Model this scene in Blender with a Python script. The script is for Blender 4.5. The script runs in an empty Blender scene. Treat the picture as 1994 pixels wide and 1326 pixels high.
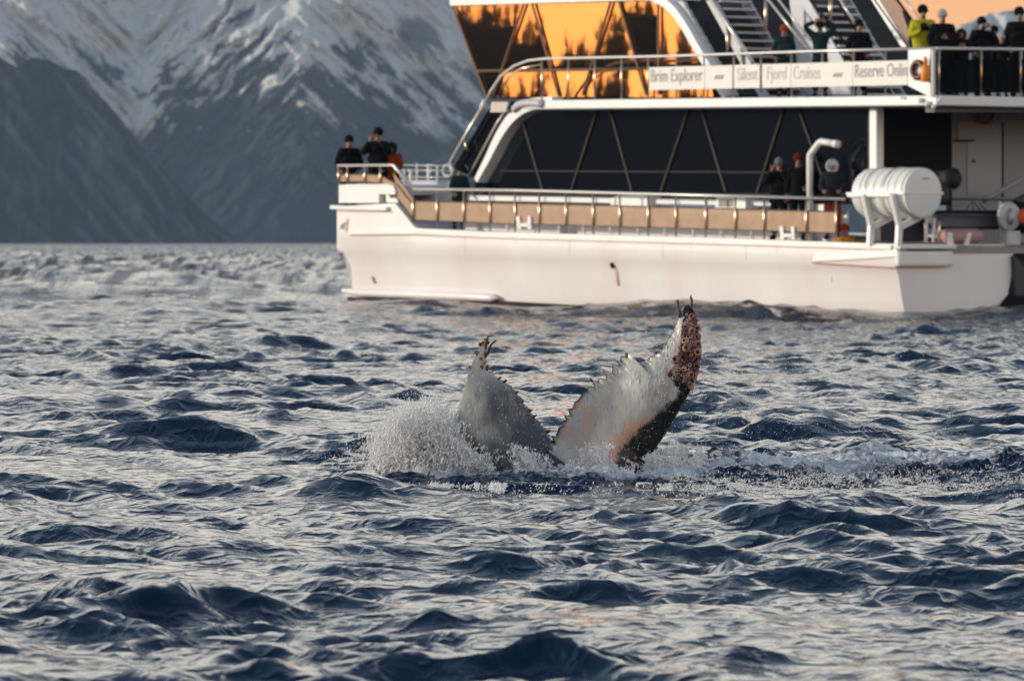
import bpy, math, random
import numpy as np
from mathutils import Vector, Matrix

random.seed(7); RNG = np.random.default_rng(11)
sc = bpy.context.scene
COL = sc.collection
R = math.radians

# ------------------------------------------------------------------ camera, world, sun, exposure
F = 11078.0; CX = 997.0; HY = 470.0; H = 1.6          # focal length in photo pixels, horizon, eye height
cam = bpy.data.cameras.new('camera'); cob = bpy.data.objects.new('camera', cam); COL.objects.link(cob)
cob.location = (0, 0, H); cob.rotation_euler = (R(90), 0, 0)
cam.lens = 200; cam.sensor_width = 36; cam.shift_y = -193 / 1994
cam.clip_start = 0.5; cam.clip_end = 30000
cam.dof.use_dof = True; cam.dof.focus_distance = 37.7; cam.dof.aperture_fstop = 7.5
sc.camera = cob

world = bpy.data.worlds.new('World'); sc.world = world; world.use_nodes = True
nt = world.node_tree; nt.nodes.clear()
SUN_AZ, SUN_EL = 271.0, 9.0          # degrees clockwise from +Y (view direction), elevation
tc = nt.nodes.new('ShaderNodeTexCoord'); sp = nt.nodes.new('ShaderNodeSeparateXYZ')
rp = nt.nodes.new('ShaderNodeValToRGB'); sky = nt.nodes.new('ShaderNodeTexSky')
mx = nt.nodes.new('ShaderNodeMix'); mx.data_type = 'RGBA'; mx.blend_type = 'ADD'
bg = nt.nodes.new('ShaderNodeBackground'); bg2 = nt.nodes.new('ShaderNodeBackground'); add = nt.nodes.new('ShaderNodeAddShader')
out = nt.nodes.new('ShaderNodeOutputWorld')
nt.links.new(tc.outputs['Generated'], sp.inputs[0]); nt.links.new(sp.outputs['Z'], rp.inputs[0])
cr = rp.color_ramp
stops = [(0.0, (1.50, 0.62, 0.17)), (0.050, (1.46, 0.62, 0.20)), (0.068, (1.40, 0.90, 0.55)), (0.092, (1.95, 1.76, 1.52)),
         (0.28, (1.72, 1.66, 1.56)), (0.40, (0.56, 0.63, 0.72)), (0.55, (0.16, 0.24, 0.38)), (1.0, (0.06, 0.12, 0.24))]
cr.elements[0].position = stops[0][0]; cr.elements[0].color = stops[0][1] + (1,)
cr.elements[1].position = stops[-1][0]; cr.elements[1].color = stops[-1][1] + (1,)
for p, c in stops[1:-1]:
    e = cr.elements.new(p); e.color = c + (1,)
sky.sky_type = 'NISHITA'; sky.sun_disc = False; sky.sun_elevation = R(SUN_EL); sky.sun_rotation = R(SUN_AZ)
sky.air_density = 1.2; sky.dust_density = 1.0
bg.inputs[1].default_value = 0.88; bg2.inputs[1].default_value = 0.05
nt.links.new(rp.outputs[0], bg.inputs[0]); nt.links.new(sky.outputs[0], bg2.inputs[0])
nt.links.new(bg.outputs[0], add.inputs[0]); nt.links.new(bg2.outputs[0], add.inputs[1]); nt.links.new(add.outputs[0], out.inputs[0])

sun = bpy.data.lights.new('sun', 'SUN'); sun.energy = 3.5; sun.angle = R(3); sun.color = (1.0, 0.90, 0.77)
sob = bpy.data.objects.new('sun', sun); COL.objects.link(sob)
sdir = Vector((math.sin(R(SUN_AZ)) * math.cos(R(SUN_EL)), math.cos(R(SUN_AZ)) * math.cos(R(SUN_EL)), math.sin(R(SUN_EL))))
sob.rotation_euler = sdir.to_track_quat('Z', 'Y').to_euler(); sob.location = sdir * 200

sc.view_settings.view_transform = 'Standard'; sc.view_settings.look = 'None'
sc.view_settings.gamma = 1; sc.view_settings.use_curve_mapping = False; sc.view_settings.exposure = 0.14
sc.render.engine = 'CYCLES'
sc.cycles.use_denoising = True; sc.cycles.max_bounces = 6; sc.cycles.volume_bounces = 0
sc.cycles.diffuse_bounces = 2; sc.cycles.glossy_bounces = 3; sc.cycles.transmission_bounces = 3
sc.cycles.transparent_max_bounces = 16; sc.cycles.caustics_reflective = False; sc.cycles.caustics_refractive = False
sc.cycles.sample_clamp_indirect = 4

# ------------------------------------------------------------------ helpers
def tag(o, label=None, cat=None, group=None, kind=None):
    if label: o['label'] = label
    if cat: o['category'] = cat
    if group: o['group'] = group
    if kind: o['kind'] = kind
    return o

def mat(name, col, rough=0.5, metal=0.0, noise=0.0, nscale=3.0, bump=0.0, bscale=20.0, spec=0.5, trans=0.0, alpha=1.0, col2=None, stretch=(1, 1, 1)):
    m = bpy.data.materials.new(name); m.use_nodes = True
    n = m.node_tree; b = n.nodes['Principled BSDF']
    b.inputs['Base Color'].default_value = tuple(col) + (1,); b.inputs['Roughness'].default_value = rough
    b.inputs['Metallic'].default_value = metal; b.inputs['Specular IOR Level'].default_value = spec
    b.inputs['Transmission Weight'].default_value = trans; b.inputs['Alpha'].default_value = alpha
    if noise or bump:
        t = n.nodes.new('ShaderNodeTexCoord'); mp = n.nodes.new('ShaderNodeMapping'); mp.inputs['Scale'].default_value = stretch
        n.links.new(t.outputs['Object'], mp.inputs[0])
    if noise:
        z = n.nodes.new('ShaderNodeTexNoise'); z.inputs['Scale'].default_value = nscale; z.inputs['Detail'].default_value = 6
        n.links.new(mp.outputs[0], z.inputs['Vector'])
        r = n.nodes.new('ShaderNodeValToRGB')
        c2 = col2 if col2 else tuple(c * (1 - noise) for c in col)
        r.color_ramp.elements[0].position = 0.35; r.color_ramp.elements[0].color = tuple(c2) + (1,)
        r.color_ramp.elements[1].position = 0.65; r.color_ramp.elements[1].color = tuple(col) + (1,)
        n.links.new(z.outputs[0], r.inputs[0]); n.links.new(r.outputs[0], b.inputs['Base Color'])
    if bump:
        z = n.nodes.new('ShaderNodeTexNoise'); z.inputs['Scale'].default_value = bscale; z.inputs['Detail'].default_value = 4
        n.links.new(mp.outputs[0], z.inputs['Vector'])
        bm_ = n.nodes.new('ShaderNodeBump'); bm_.inputs['Strength'].default_value = bump; bm_.inputs['Distance'].default_value = 0.02
        n.links.new(z.outputs[0], bm_.inputs['Height']); n.links.new(bm_.outputs[0], b.inputs['Normal'])
    return m

def mesh_np(name, V, Fc, m=None, parent=None, smooth=True, attrs=None, mats=None, fmat=None):
    """V (n,3) array, Fc (k,4) or (k,3) int array"""
    V = np.asarray(V, dtype=np.float32); Fc = np.asarray(Fc, dtype=np.int32)
    me = bpy.data.meshes.new(name); k, s = Fc.shape
    me.vertices.add(len(V)); me.vertices.foreach_set('co', V.ravel())
    me.loops.add(k * s); me.loops.foreach_set('vertex_index', Fc.ravel())
    me.polygons.add(k); me.polygons.foreach_set('loop_start', np.arange(0, k * s, s, dtype=np.int32))
    try: me.polygons.foreach_set('loop_total', np.full(k, s, dtype=np.int32))
    except Exception: pass
    me.polygons.foreach_set('use_smooth', np.full(k, smooth))
    if fmat is not None: me.polygons.foreach_set('material_index', np.asarray(fmat, dtype=np.int32))
    for an, av in (attrs or {}).items():
        a = me.attributes.new(an, 'FLOAT', 'POINT'); a.data.foreach_set('value', np.asarray(av, dtype=np.float32))
    me.update(calc_edges=True); me.validate()
    for x in (mats or ([m] if m else [])): me.materials.append(x)
    o = bpy.data.objects.new(name, me); COL.objects.link(o)
    if parent: o.parent = parent
    return o

class MB:
    def __init__(s): s.v = []; s.f = []; s.m = []
    def addm(s, vs, fs, mi=0):
        b = len(s.v); s.v += [tuple(v) for v in vs]; s.f += [tuple(b + i for i in f) for f in fs]; s.m += [mi] * len(fs); return s
    def prism(s, poly, off, mi=0):
        n = len(poly); P = [Vector(p) for p in poly]; Q = [p + Vector(off) for p in P]
        fs = [tuple(range(n))[::-1], tuple(range(n, 2 * n))] + [(i, (i + 1) % n, n + (i + 1) % n, n + i) for i in range(n)]
        return s.addm(P + Q, fs, mi)
    def box(s, x0, x1, y0, y1, z0, z1, mi=0):
        return s.prism([(x0, y0, z0), (x1, y0, z0), (x1, y1, z0), (x0, y1, z0)], (0, 0, z1 - z0), mi)
    def tube(s, pts, r, n=8, mi=0, caps=True):
        P = [Vector(p) for p in pts]; k = len(P)
        rr = r if isinstance(r, (list, tuple)) else [r] * k
        vs = []; prev = None
        for i in range(k):
            t = (P[min(i + 1, k - 1)] - P[max(i - 1, 0)])
            t = t.normalized() if t.length > 1e-9 else Vector((0, 0, 1))
            if prev is None:
                u = t.cross(Vector((0, 0, 1)))
                if u.length < .05: u = t.cross(Vector((1, 0, 0)))
            else: u = prev - t * prev.dot(t)
            u.normalize(); prev = u; w = t.cross(u)
            for j in range(n):
                a = 2 * math.pi * j / n; vs.append(P[i] + (u * math.cos(a) + w * math.sin(a)) * rr[i])
        fs = [(i * n + j, i * n + (j + 1) % n, (i + 1) * n + (j + 1) % n, (i + 1) * n + j) for i in range(k - 1) for j in range(n)]
        if caps: fs += [tuple(range(n))[::-1], tuple(range((k - 1) * n, k * n))]
        return s.addm(vs, fs, mi)
    def ball(s, c, r, nu=12, nv=8, mi=0, stretch=(1, 1, 1)):
        vs = [(c[0], c[1], c[2] + r * stretch[2])]
        for i in range(1, nv):
            for j in range(nu):
                a = math.pi * i / nv; b = 2 * math.pi * j / nu
                vs.append((c[0] + r * stretch[0] * math.sin(a) * math.cos(b), c[1] + r * stretch[1] * math.sin(a) * math.sin(b), c[2] + r * stretch[2] * math.cos(a)))
        vs.append((c[0], c[1], c[2] - r * stretch[2])); L = len(vs) - 1
        fs = [(0, 1 + j, 1 + (j + 1) % nu) for j in range(nu)]
        fs += [(1 + i * nu + j, 1 + (i + 1) * nu + j, 1 + (i + 1) * nu + (j + 1) % nu, 1 + i * nu + (j + 1) % nu) for i in range(nv - 2) for j in range(nu)]
        fs += [(L, 1 + (nv - 2) * nu + (j + 1) % nu, 1 + (nv - 2) * nu + j) for j in range(nu)]
        return s.addm(vs, fs, mi)
    def build(s, name, m, parent=None, smooth=False, bevel=0, label=None):
        me = bpy.data.meshes.new(name); me.from_pydata(s.v, [], s.f); me.validate()
        ms = m if isinstance(m, (list, tuple)) else [m]
        for x in ms: me.materials.append(x)
        if len(ms) > 1 and len(me.polygons) == len(s.m): me.polygons.foreach_set('material_index', s.m)
        o = bpy.data.objects.new(name, me); COL.objects.link(o)
        if smooth:
            me.polygons.foreach_set('use_smooth', [True] * len(me.polygons))
            if smooth != 'all':
                o.select_set(False); me.set_sharp_from_angle(angle=R(40)) if hasattr(me, 'set_sharp_from_angle') else None
        if bevel:
            b = o.modifiers.new('bevel', 'BEVEL'); b.width = bevel; b.segments = 2; b.limit_method = 'ANGLE'
        if parent: o.parent = parent
        if label: o['label'] = label
        return o

def empty(name, loc=(0, 0, 0), rz=0, parent=None):
    o = bpy.data.objects.new(name, None); COL.objects.link(o); o.location = loc; o.rotation_euler = (0, 0, rz); o.empty_display_size = .2
    if parent: o.parent = parent
    return o

def catmull(pts, n):
    P = np.array(pts, float); k = len(P); P = np.vstack([2 * P[0] - P[1], P, 2 * P[-1] - P[-2]])
    out_ = []
    for q in np.linspace(0, k - 1 - 1e-9, n):
        i = int(q); t = q - i; a, b, c, d = P[i], P[i + 1], P[i + 2], P[i + 3]
        out_.append(.5 * (2 * b + (c - a) * t + (2 * a - 5 * b + 4 * c - d) * t * t + (3 * b - a - 3 * c + d) * t ** 3))
    return np.array(out_)

# numpy noise
def _h(ix, iy, seed):
    n = (ix.astype(np.int64) * 374761393 + iy.astype(np.int64) * 668265263 + seed * 974634777) & 0x7fffffff
    n = ((n ^ (n >> 13)) * 1274126177) & 0x7fffffff
    return ((n ^ (n >> 16)) & 0xffff) / 65535.0
def vnoise(x, y, seed=0):
    x = np.asarray(x, float); y = np.asarray(y, float)
    ix = np.floor(x); iy = np.floor(y); fx = x - ix; fy = y - iy
    fx = fx * fx * (3 - 2 * fx); fy = fy * fy * (3 - 2 * fy); ix = ix.astype(np.int64); iy = iy.astype(np.int64)
    a = _h(ix, iy, seed); b = _h(ix + 1, iy, seed); c = _h(ix, iy + 1, seed); d = _h(ix + 1, iy + 1, seed)
    return (a + (b - a) * fx) * (1 - fy) + (c + (d - c) * fx) * fy
def fbm(x, y, o=5, seed=0, ridged=False, gain=.5):
    s = 0; a = 1; t = 0
    for i in range(o):
        v = vnoise(x * 2 ** i, y * 2 ** i, seed + i * 17)
        if ridged: v = 1 - abs(2 * v - 1)
        s = s + a * v; t += a; a *= gain
    return s / t
def sstep(a, b, x):
    t = np.clip((x - a) / (b - a), 0, 1); return t * t * (3 - 2 * t)
def U(px, py, D):                     # a point seen at a photo pixel, at distance D
    return ((px - CX) / F * D, D, H - (py - HY) / F * D)

# ------------------------------------------------------------------ haze
bm = MB(); bm.box(-4500, 4500, -2500, 9500, -3, 1500)
hz = mat('haze', (1, 1, 1)); n = hz.node_tree; n.nodes.remove(n.nodes['Principled BSDF'])
pv = n.nodes.new('ShaderNodeVolumePrincipled'); pv.inputs['Density'].default_value = 6.4e-5
pv.inputs['Color'].default_value = (0.32, 0.46, 0.62, 1); pv.inputs['Anisotropy'].default_value = 0.0
n.links.new(pv.outputs[0], n.nodes['Material Output'].inputs['Volume'])
haze = bm.build('haze', hz); tag(haze, kind='stuff')

# ------------------------------------------------------------------ water
# wave field: many small directional sinusoids; a few named crests; broken water round the whale
NW = 150
wl = np.exp(np.linspace(np.log(0.22), np.log(4.6), NW)) * RNG.uniform(.93, 1.07, NW)
wk = 2 * np.pi / wl
wd = R(248) + RNG.normal(0, R(38), NW)            # travel direction: toward the camera, slightly left
slope = 0.034 * np.interp(np.log(wl), np.log([.22, .4, .9, 1.5, 2.5, 4.6]), [1.0, 1.0, .68, .34, .20, .16])
wa = slope / wk * RNG.uniform(.6, 1.4, NW); wp = RNG.uniform(0, 2 * np.pi, NW)
wl2 = np.exp(np.linspace(np.log(4.5), np.log(30), 44)) * RNG.uniform(.93, 1.07, 44); wk2 = 2 * np.pi / wl2; wd2 = R(262) + RNG.normal(0, R(42), 44)
CRESTS = [  # px, py of base, height m, half width m, half depth m, skew
    (370, 868, .20, .85, .42, .5), (70, 800, .16, .8, .5, -.3), (520, 680, .18, 1.0, .7, .2), (340, 672, .16, 1.0, .7, 0),
    (1570, 856, .17, .75, .4, -.2), (1600, 838, .16, .5, .4, 0), (690, 975, .15, .42, .3, .5), (1700, 1190, .07, .11, .13, 0),
    (850, 1215, .06, .17, .14, 0), (330, 1232, .05, .12, .12, 0), (1490, 1008, .08, .35, .3, 0), (1870, 1040, .08, .5, .35, 0),
    (500, 1300, .04, .15, .13, 0), (1160, 1285, .04, .12, .12, 0), (430, 1080, .06, .5, .3, 0), (1130, 1050, .09, .45, .3, 0),
    (1290, 1100, .07, .3, .25, 0), (1850, 1300, .04, .18, .14, 0), (1600, 830, .07, .5, .35, 0), (1420, 690, .12, 1.0, .7, 0), (1700, 740, .12, .8, .6, 0)]
def chop(x, y, spacing):
    # sharp crested short sea: ridged noise, turned a little at every octave
    out_ = np.zeros_like(x); a = 1.0; lam = 1.15; th = .35
    wx_ = x + .35 * (fbm(x / 1.3, y / 1.6, 2, 301) - .5); wy_ = y + .5 * (fbm(x / 1.1 + 7, y / 1.7, 2, 302) - .5)
    for i in range(6):
        c_, s2 = math.cos(th), math.sin(th); u = (wx_ * c_ + wy_ * s2) / (lam * 1.35); v = (-wx_ * s2 + wy_ * c_) / (lam * .62)
        r_ = 1 - np.abs(2 * vnoise(u, v, 310 + i) - 1); r_ = r_ ** 1.6
        w_ = a if spacing is None else a * np.clip((lam * .62 / spacing - 1.2) / 1.5, 0, 1)
        out_ += w_ * (r_ - .4) * lam; a *= .93; lam *= .56; th = -th * 1.15
    return out_
def waves(x, y, spacing=None):
    """returns x, y, z after displacement (Gerstner-like)"""
    z = np.zeros_like(x); dx = np.zeros_like(x); dy = np.zeros_like(x)
    grp = .42 + 1.15 * sstep(.30, .72, fbm(x / 1.7 + 40, y / 3.0 + 9, 4, 77))
    for i in range(NW):
        c, s_ = math.cos(wd[i]), math.sin(wd[i])
        ph = wk[i] * (x * c + y * s_) + wp[i]
        a = wa[i]
        if spacing is not None: a = a * np.clip((wl[i] / spacing - 1.6) / 1.6, 0, 1)
        sn = np.sin(ph); cs = np.cos(ph)
        z += a * cs; dx -= a * c * sn * .8; dy -= a * s_ * sn * .8
    z = z * grp; dx *= grp; dy *= grp
    z += .054 * (.40 + .75 * grp) * chop(x, y, spacing)
    fade = sstep(62, 170, y)
    if spacing is not None and np.any(fade > 0):
        for i in range(44):
            c, s_ = math.cos(wd2[i]), math.sin(wd2[i]); a = (.034 if wl2[i] < 11 else .012) / wk2[i] * np.clip((wl2[i] / spacing - 1.6) / 1.2, 0, 1)
            z += fade * a * np.cos(wk2[i] * (x * c + y * s_) + wp[i])
    for px, py, h, wx, wy, sk in CRESTS:
        D = F * H / (py - HY); X = (px - CX) / F * D
        u = (x - X) / wx; v = (y - D) / wy + sk * u * .3
        front = np.where(v < 0, np.exp(-v * v * 1.7), np.exp(-v * v * .8))
        z += h * np.exp(-np.abs(u) ** 1.5 * 1.2) * front * (0.85 + .3 * fbm(x * 4, y * 4, 3, 5))
    # low swell between the viewer and the ship, ship's own wash
    z += .12 * np.exp(-((y - 121 - .15 * x) / 5.5) ** 2) * (.75 + .5 * fbm(x / 2.5, y / 6, 3, 3))
    z += .14 * np.exp(-((x + 4.5) / 4) ** 2 - ((y - 131) / 5) ** 2)
    return x + dx, y + dy, z

TY = 37.7
def foam_mask(x, y):
    px = CX + F * x / y
    n1 = fbm(x * 2.2 + 3, y * 1.3, 5, 21)
    left = .8 * np.exp(-(((x + .45) / .62) ** 4) - ((y - 38.0) / 1.1) ** 4)
    mid = .72 * np.exp(-(((x - .45) / 1.2) ** 4) - ((y - 37.6) / .95) ** 4)
    trail = sstep(.6, 1.4, x) * np.exp(-(((y - 38.9 - .1 * x) / 1.9) ** 4)) * (1 - .35 * sstep(2.5, 4.0, x)) * (1 - sstep(5, 6.2, x))
    m = np.maximum(np.maximum(left, mid), .82 * trail)
    return m, np.clip(m * 1.5 + (n1 - .5) * 1.6 - .45, 0, 1)

def water_material():
    m = mat('sea_water', (.002, .012, .031), rough=.05, spec=.5)
    n = m.node_tree; b = n.nodes['Principled BSDF']; b.inputs['IOR'].default_value = 1.333
    g = n.nodes.new('ShaderNodeNewGeometry'); L = n.links.new
    def nz(scale, detail, st, rough=.55, dist=0):
        mp = n.nodes.new('ShaderNodeMapping'); mp.inputs['Scale'].default_value = st; L(g.outputs['Position'], mp.inputs[0])
        z = n.nodes.new('ShaderNodeTexNoise'); z.inputs['Scale'].default_value = scale; z.inputs['Detail'].default_value = detail
        z.inputs['Roughness'].default_value = rough; z.inputs['Distortion'].default_value = dist; L(mp.outputs[0], z.inputs['Vector']); return z
    z1 = nz(6.5, 5, (1, .8, .3), .6, .5); z2 = nz(20, 3, (1, .8, 1), .5, .3)
    z1.noise_type = 'RIDGED_MULTIFRACTAL'; z1.inputs['Offset'].default_value = .9; z1.inputs['Gain'].default_value = 1.2; z3 = nz(1.1, 2, (1, .9, .3), .5, .4)
    b1 = n.nodes.new('ShaderNodeBump'); b1.inputs['Distance'].default_value = .012; b1.inputs['Strength'].default_value = .8
    b2 = n.nodes.new('ShaderNodeBump'); b2.inputs['Distance'].default_value = .0035; b2.inputs['Strength'].default_value = .6
    b3 = n.nodes.new('ShaderNodeBump'); b3.inputs['Distance'].default_value = .05; b3.inputs['Strength'].default_value = .5
    sy = n.nodes.new('ShaderNodeSeparateXYZ'); L(g.outputs['Position'], sy.inputs[0]); my = n.nodes.new('ShaderNodeMapRange'); L(sy.outputs['Y'], my.inputs[0])
    my.inputs[1].default_value = 45; my.inputs[2].default_value = 120; my.inputs[3].default_value = .02; my.inputs[4].default_value = .16; L(my.outputs[0], b3.inputs['Distance'])
    mq = n.nodes.new('ShaderNodeMapRange'); L(sy.outputs['Y'], mq.inputs[0]); mq.inputs[1].default_value = 60; mq.inputs[2].default_value = 420; mq.inputs[3].default_value = .05; mq.inputs[4].default_value = .22
    zp = nz(1, 5, (1.5, .022, 1), .68, .3); fr = n.nodes.new('ShaderNodeMapRange'); L(sy.outputs['Y'], fr.inputs[0]); fr.inputs[1].default_value = 75; fr.inputs[2].default_value = 240; fr.inputs[3].default_value = 0; fr.inputs[4].default_value = 1.4
    cz = n.nodes.new('ShaderNodeMapRange'); L(zp.outputs[0], cz.inputs[0]); cz.inputs[1].default_value = .42; cz.inputs[2].default_value = .62; cz.inputs[3].default_value = -.10; cz.inputs[4].default_value = .30
    mm = n.nodes.new('ShaderNodeMath'); mm.operation = 'MULTIPLY_ADD'; L(cz.outputs[0], mm.inputs[0]); L(fr.outputs[0], mm.inputs[1]); L(mq.outputs[0], mm.inputs[2]); mm.use_clamp = True; L(mm.outputs[0], b.inputs['Roughness'])
    L(z3.outputs[0], b3.inputs['Height']); L(b3.outputs[0], b1.inputs['Normal'])
    L(z1.outputs[0], b1.inputs['Height']); L(z2.outputs[0], b2.inputs['Height']); L(b1.outputs[0], b2.inputs['Normal']); L(b2.outputs[0], b.inputs['Normal'])
    # foam
    at = n.nodes.new('ShaderNodeAttribute'); at.attribute_name = 'foam'
    zf = nz(26, 6, (1, .6, 1), .7, 1.2)
    ad = n.nodes.new('ShaderNodeMath'); ad.operation = 'ADD'; L(at.outputs['Fac'], ad.inputs[0]); L(zf.outputs[0], ad.inputs[1])
    mr = n.nodes.new('ShaderNodeMapRange'); mr.inputs[1].default_value = 1.0; mr.inputs[2].default_value = 1.38; L(ad.outputs[0], mr.inputs[0])
    fb = n.nodes.new('ShaderNodeBsdfPrincipled'); fb.inputs['Base Color'].default_value = (.78, .82, .85, 1); fb.inputs['Roughness'].default_value = .5
    bf = n.nodes.new('ShaderNodeBump'); bf.inputs['Distance'].default_value = .03; bf.inputs['Strength'].default_value = 1; L(zf.outputs[0], bf.inputs['Height']); L(bf.outputs[0], fb.inputs['Normal'])
    ms = n.nodes.new('ShaderNodeMixShader'); L(mr.outputs[0], ms.inputs[0]); L(b.outputs[0], ms.inputs[1]); L(fb.outputs[0], ms.inputs[2])
    L(ms.outputs[0], n.nodes['Material Output'].inputs['Surface'])
    return m
WATER = water_material()

def grid_faces(nr, nc, wrap=False):
    i = np.arange(nr - 1)[:, None]; j = np.arange(nc if wrap else nc - 1)[None, :]; j2 = (j + 1) % nc
    a = i * nc + j; b = i * nc + j2; c = (i + 1) * nc + j2; d = (i + 1) * nc + j
    return np.stack([a, b, c, d], -1).reshape(-1, 4)

rows = [.5, 3, 8, 12, 15]; d = 16.5
while d < 9400:
    rows.append(d)
    if d < 60: d *= 1.0026
    elif d < 150: d *= 1.0017
    elif d < 620: d *= 1.0033
    elif d < 1600: d *= 1.0062
    else: d *= 1.05
rows = np.array(rows)
dense = np.linspace(-7.2, 7.2, 610)
ang = np.concatenate([np.arange(-180, -8, 5.0), [-7.6], dense, [7.6], np.arange(8.5, 180, 5.0)])
A, D_ = np.meshgrid(np.radians(ang), rows)
X = np.sin(A) * D_ + 1.6 * np.clip(A / R(7.2), -1, 1) * np.cos(A / 2) ** 2 * sstep(1, 12, D_); Y = np.cos(A) * D_
dr = np.gradient(rows)[:, None] * np.ones_like(A)
spc = np.where(np.abs(A) < R(7.4), np.maximum(dr, D_ * R(14.4 / 610)), D_ * R(5))
near = np.where((D_ < 16), 0, 1)
X2, Y2, Z2 = waves(X.ravel(), Y.ravel(), spc.ravel())
Z2 = Z2 * near.ravel() * (np.abs(A) < R(7.4)).ravel()
fm, fo = foam_mask(X2, np.maximum(Y2, 1))
fo = fo * (Y2 > 30)
pe_ = lambda o: sstep(-1.5 + o, -1.35 + o, X2) * (1 - sstep(5.05 - o, 5.2 - o, X2)) * sstep(36.0 + o, 36.15 + o, Y2) * (1 - sstep(42.0 - 2 * o, 42.2 - 2 * o, Y2))
Z2 = Z2 - .30 * pe_(.28)
wf = grid_faces(len(rows), len(ang), wrap=True)[:, ::-1]
wo = mesh_np('water', np.stack([X2, Y2, Z2], -1), wf, WATER, attrs={'foam': fo})
tag(wo, kind='structure')
WTRI = len(wf) * 2

# churned patch round the tail (finer sheet, sits on the sea where the whale broke it)
gx = np.arange(-1.5, 5.2, .0165); gy = np.concatenate([np.arange(36.0, 39.2, .016), np.arange(39.2, 42.2, .035)])
GX, GY = np.meshgrid(gx, gy); x = GX.ravel(); y = GY.ravel()
bx_, by_, bz = waves(x, y)
m_, f_ = foam_mask(bx_, by_)
def patch_edge(x, y, o):
    return sstep(-1.5 + o, -1.35 + o, x) * (1 - sstep(5.05 - o, 5.2 - o, x)) * sstep(36.0 + o, 36.15 + o, y) * (1 - sstep(42.0 - 2 * o, 42.2 - 2 * o, y))
edge = sstep(-1.5, -1.25, x) * (1 - sstep(4.7, 5.2, x)) * sstep(36.0, 36.35, y) * (1 - sstep(41.6, 42.2, y))
mound = .20 * np.exp(-(((x + .50) / .38) ** 2) - ((y - 38.15) / .35) ** 2) + .04 * np.exp(-(((x - .15) / .55) ** 2) - ((y - 37.0) / .3) ** 2) \
    + .03 * np.exp(-(((x - .65) / .5) ** 2) - ((y - 37.0) / .3) ** 2) + .07 * np.exp(-(((x - 1.3) / .6) ** 2) - ((y - 37.9) / .5) ** 2)
lump = (fbm(x * 6, y * 5, 5, 41, ridged=True, gain=.6) - .45) * .17 + (fbm(x * 22, y * 18, 3, 43, ridged=True) - .5) * .035
pz = bz + (mound + lump * np.clip(m_, 0, 1)) * edge + .012 * edge * m_ - .08 * (1 - patch_edge(x, y, 0))
pf = grid_faces(len(gy), len(gx))
po = mesh_np('churned_water', np.stack([bx_, by_, pz], -1), pf, WATER, attrs={'foam': np.clip(f_ * .9 + mound * 1.5 + (lump > .02) * .12, 0, 1.1)})
tag(po, 'broken white foam and churned water round and trailing right of the whale tail', 'foam', kind='stuff')

# ------------------------------------------------------------------ mountains
def rock_snow_material(name, rock, rock2, snow):
    m = bpy.data.materials.new(name); m.use_nodes = True; n = m.node_tree; b = n.nodes['Principled BSDF']; L = n.links.new
    b.inputs['Roughness'].default_value = .9; b.inputs['Specular IOR Level'].default_value = .1
    g = n.nodes.new('ShaderNodeNewGeometry')
    z = n.nodes.new('ShaderNodeTexNoise'); z.inputs['Scale'].default_value = .02; z.inputs['Detail'].default_value = 6; L(g.outputs['Position'], z.inputs['Vector'])
    r = n.nodes.new('ShaderNodeValToRGB'); r.color_ramp.elements[0].position = .35; r.color_ramp.elements[1].position = .7
    r.color_ramp.elements[0].color = rock + (1,); r.color_ramp.elements[1].color = rock2 + (1,); L(z.outputs[0], r.inputs[0])
    at = n.nodes.new('ShaderNodeAttribute'); at.attribute_name = 'snow'
    mx_ = n.nodes.new('ShaderNodeMix'); mx_.data_type = 'RGBA'; L(at.outputs['Fac'], mx_.inputs[0]); L(r.outputs[0], mx_.inputs[6]); mx_.inputs[7].default_value = snow + (1,)
    L(mx_.outputs[2], b.inputs['Base Color']); return m
ROCK = rock_snow_material('mountain_rock_and_snow', (.020, .028, .034), (.040, .050, .056), (.66, .67, .64))
ROCK2 = rock_snow_material('wooded_slope', (.014, .022, .034), (.022, .031, .042), (.62, .68, .72))

def mountain(name, D0, px0, px1, nx, topf, nz_, relief, snowf, m, sl=1.25):
    PX = np.linspace(px0, px1, nx); V = np.linspace(-.03, 1, nz_)
    P, Q = np.meshgrid(PX, V)
    top = topf(P)                          # pixel height of the skyline above the horizon
    hpx = Q * top
    X = (P - CX) / F * D0; Z = hpx / F * D0
    dep = Z * sl + relief(P, hpx)
    Y = D0 + dep
    X = X * (Y / D0); Z = Z * (Y / D0) - 1.5 * (Q < 0)
    sn = snowf(P, HY - hpx)
    # carry the back slope down so that the mountain is a closed ridge
    Xb = X[-1] * 1.05; Yb = Y[-1] + 900; Zb = np.full_like(Xb, -2)
    V3 = np.concatenate([np.stack([X, Y, Z], -1).reshape(-1, 3), np.stack([Xb, Yb, Zb], -1)])
    o = mesh_np(name, V3, grid_faces(nz_ + 1, nx), m, attrs={'snow': np.concatenate([sn.ravel(), sn[-1]])})
    return tag(o, kind='structure')

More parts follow.
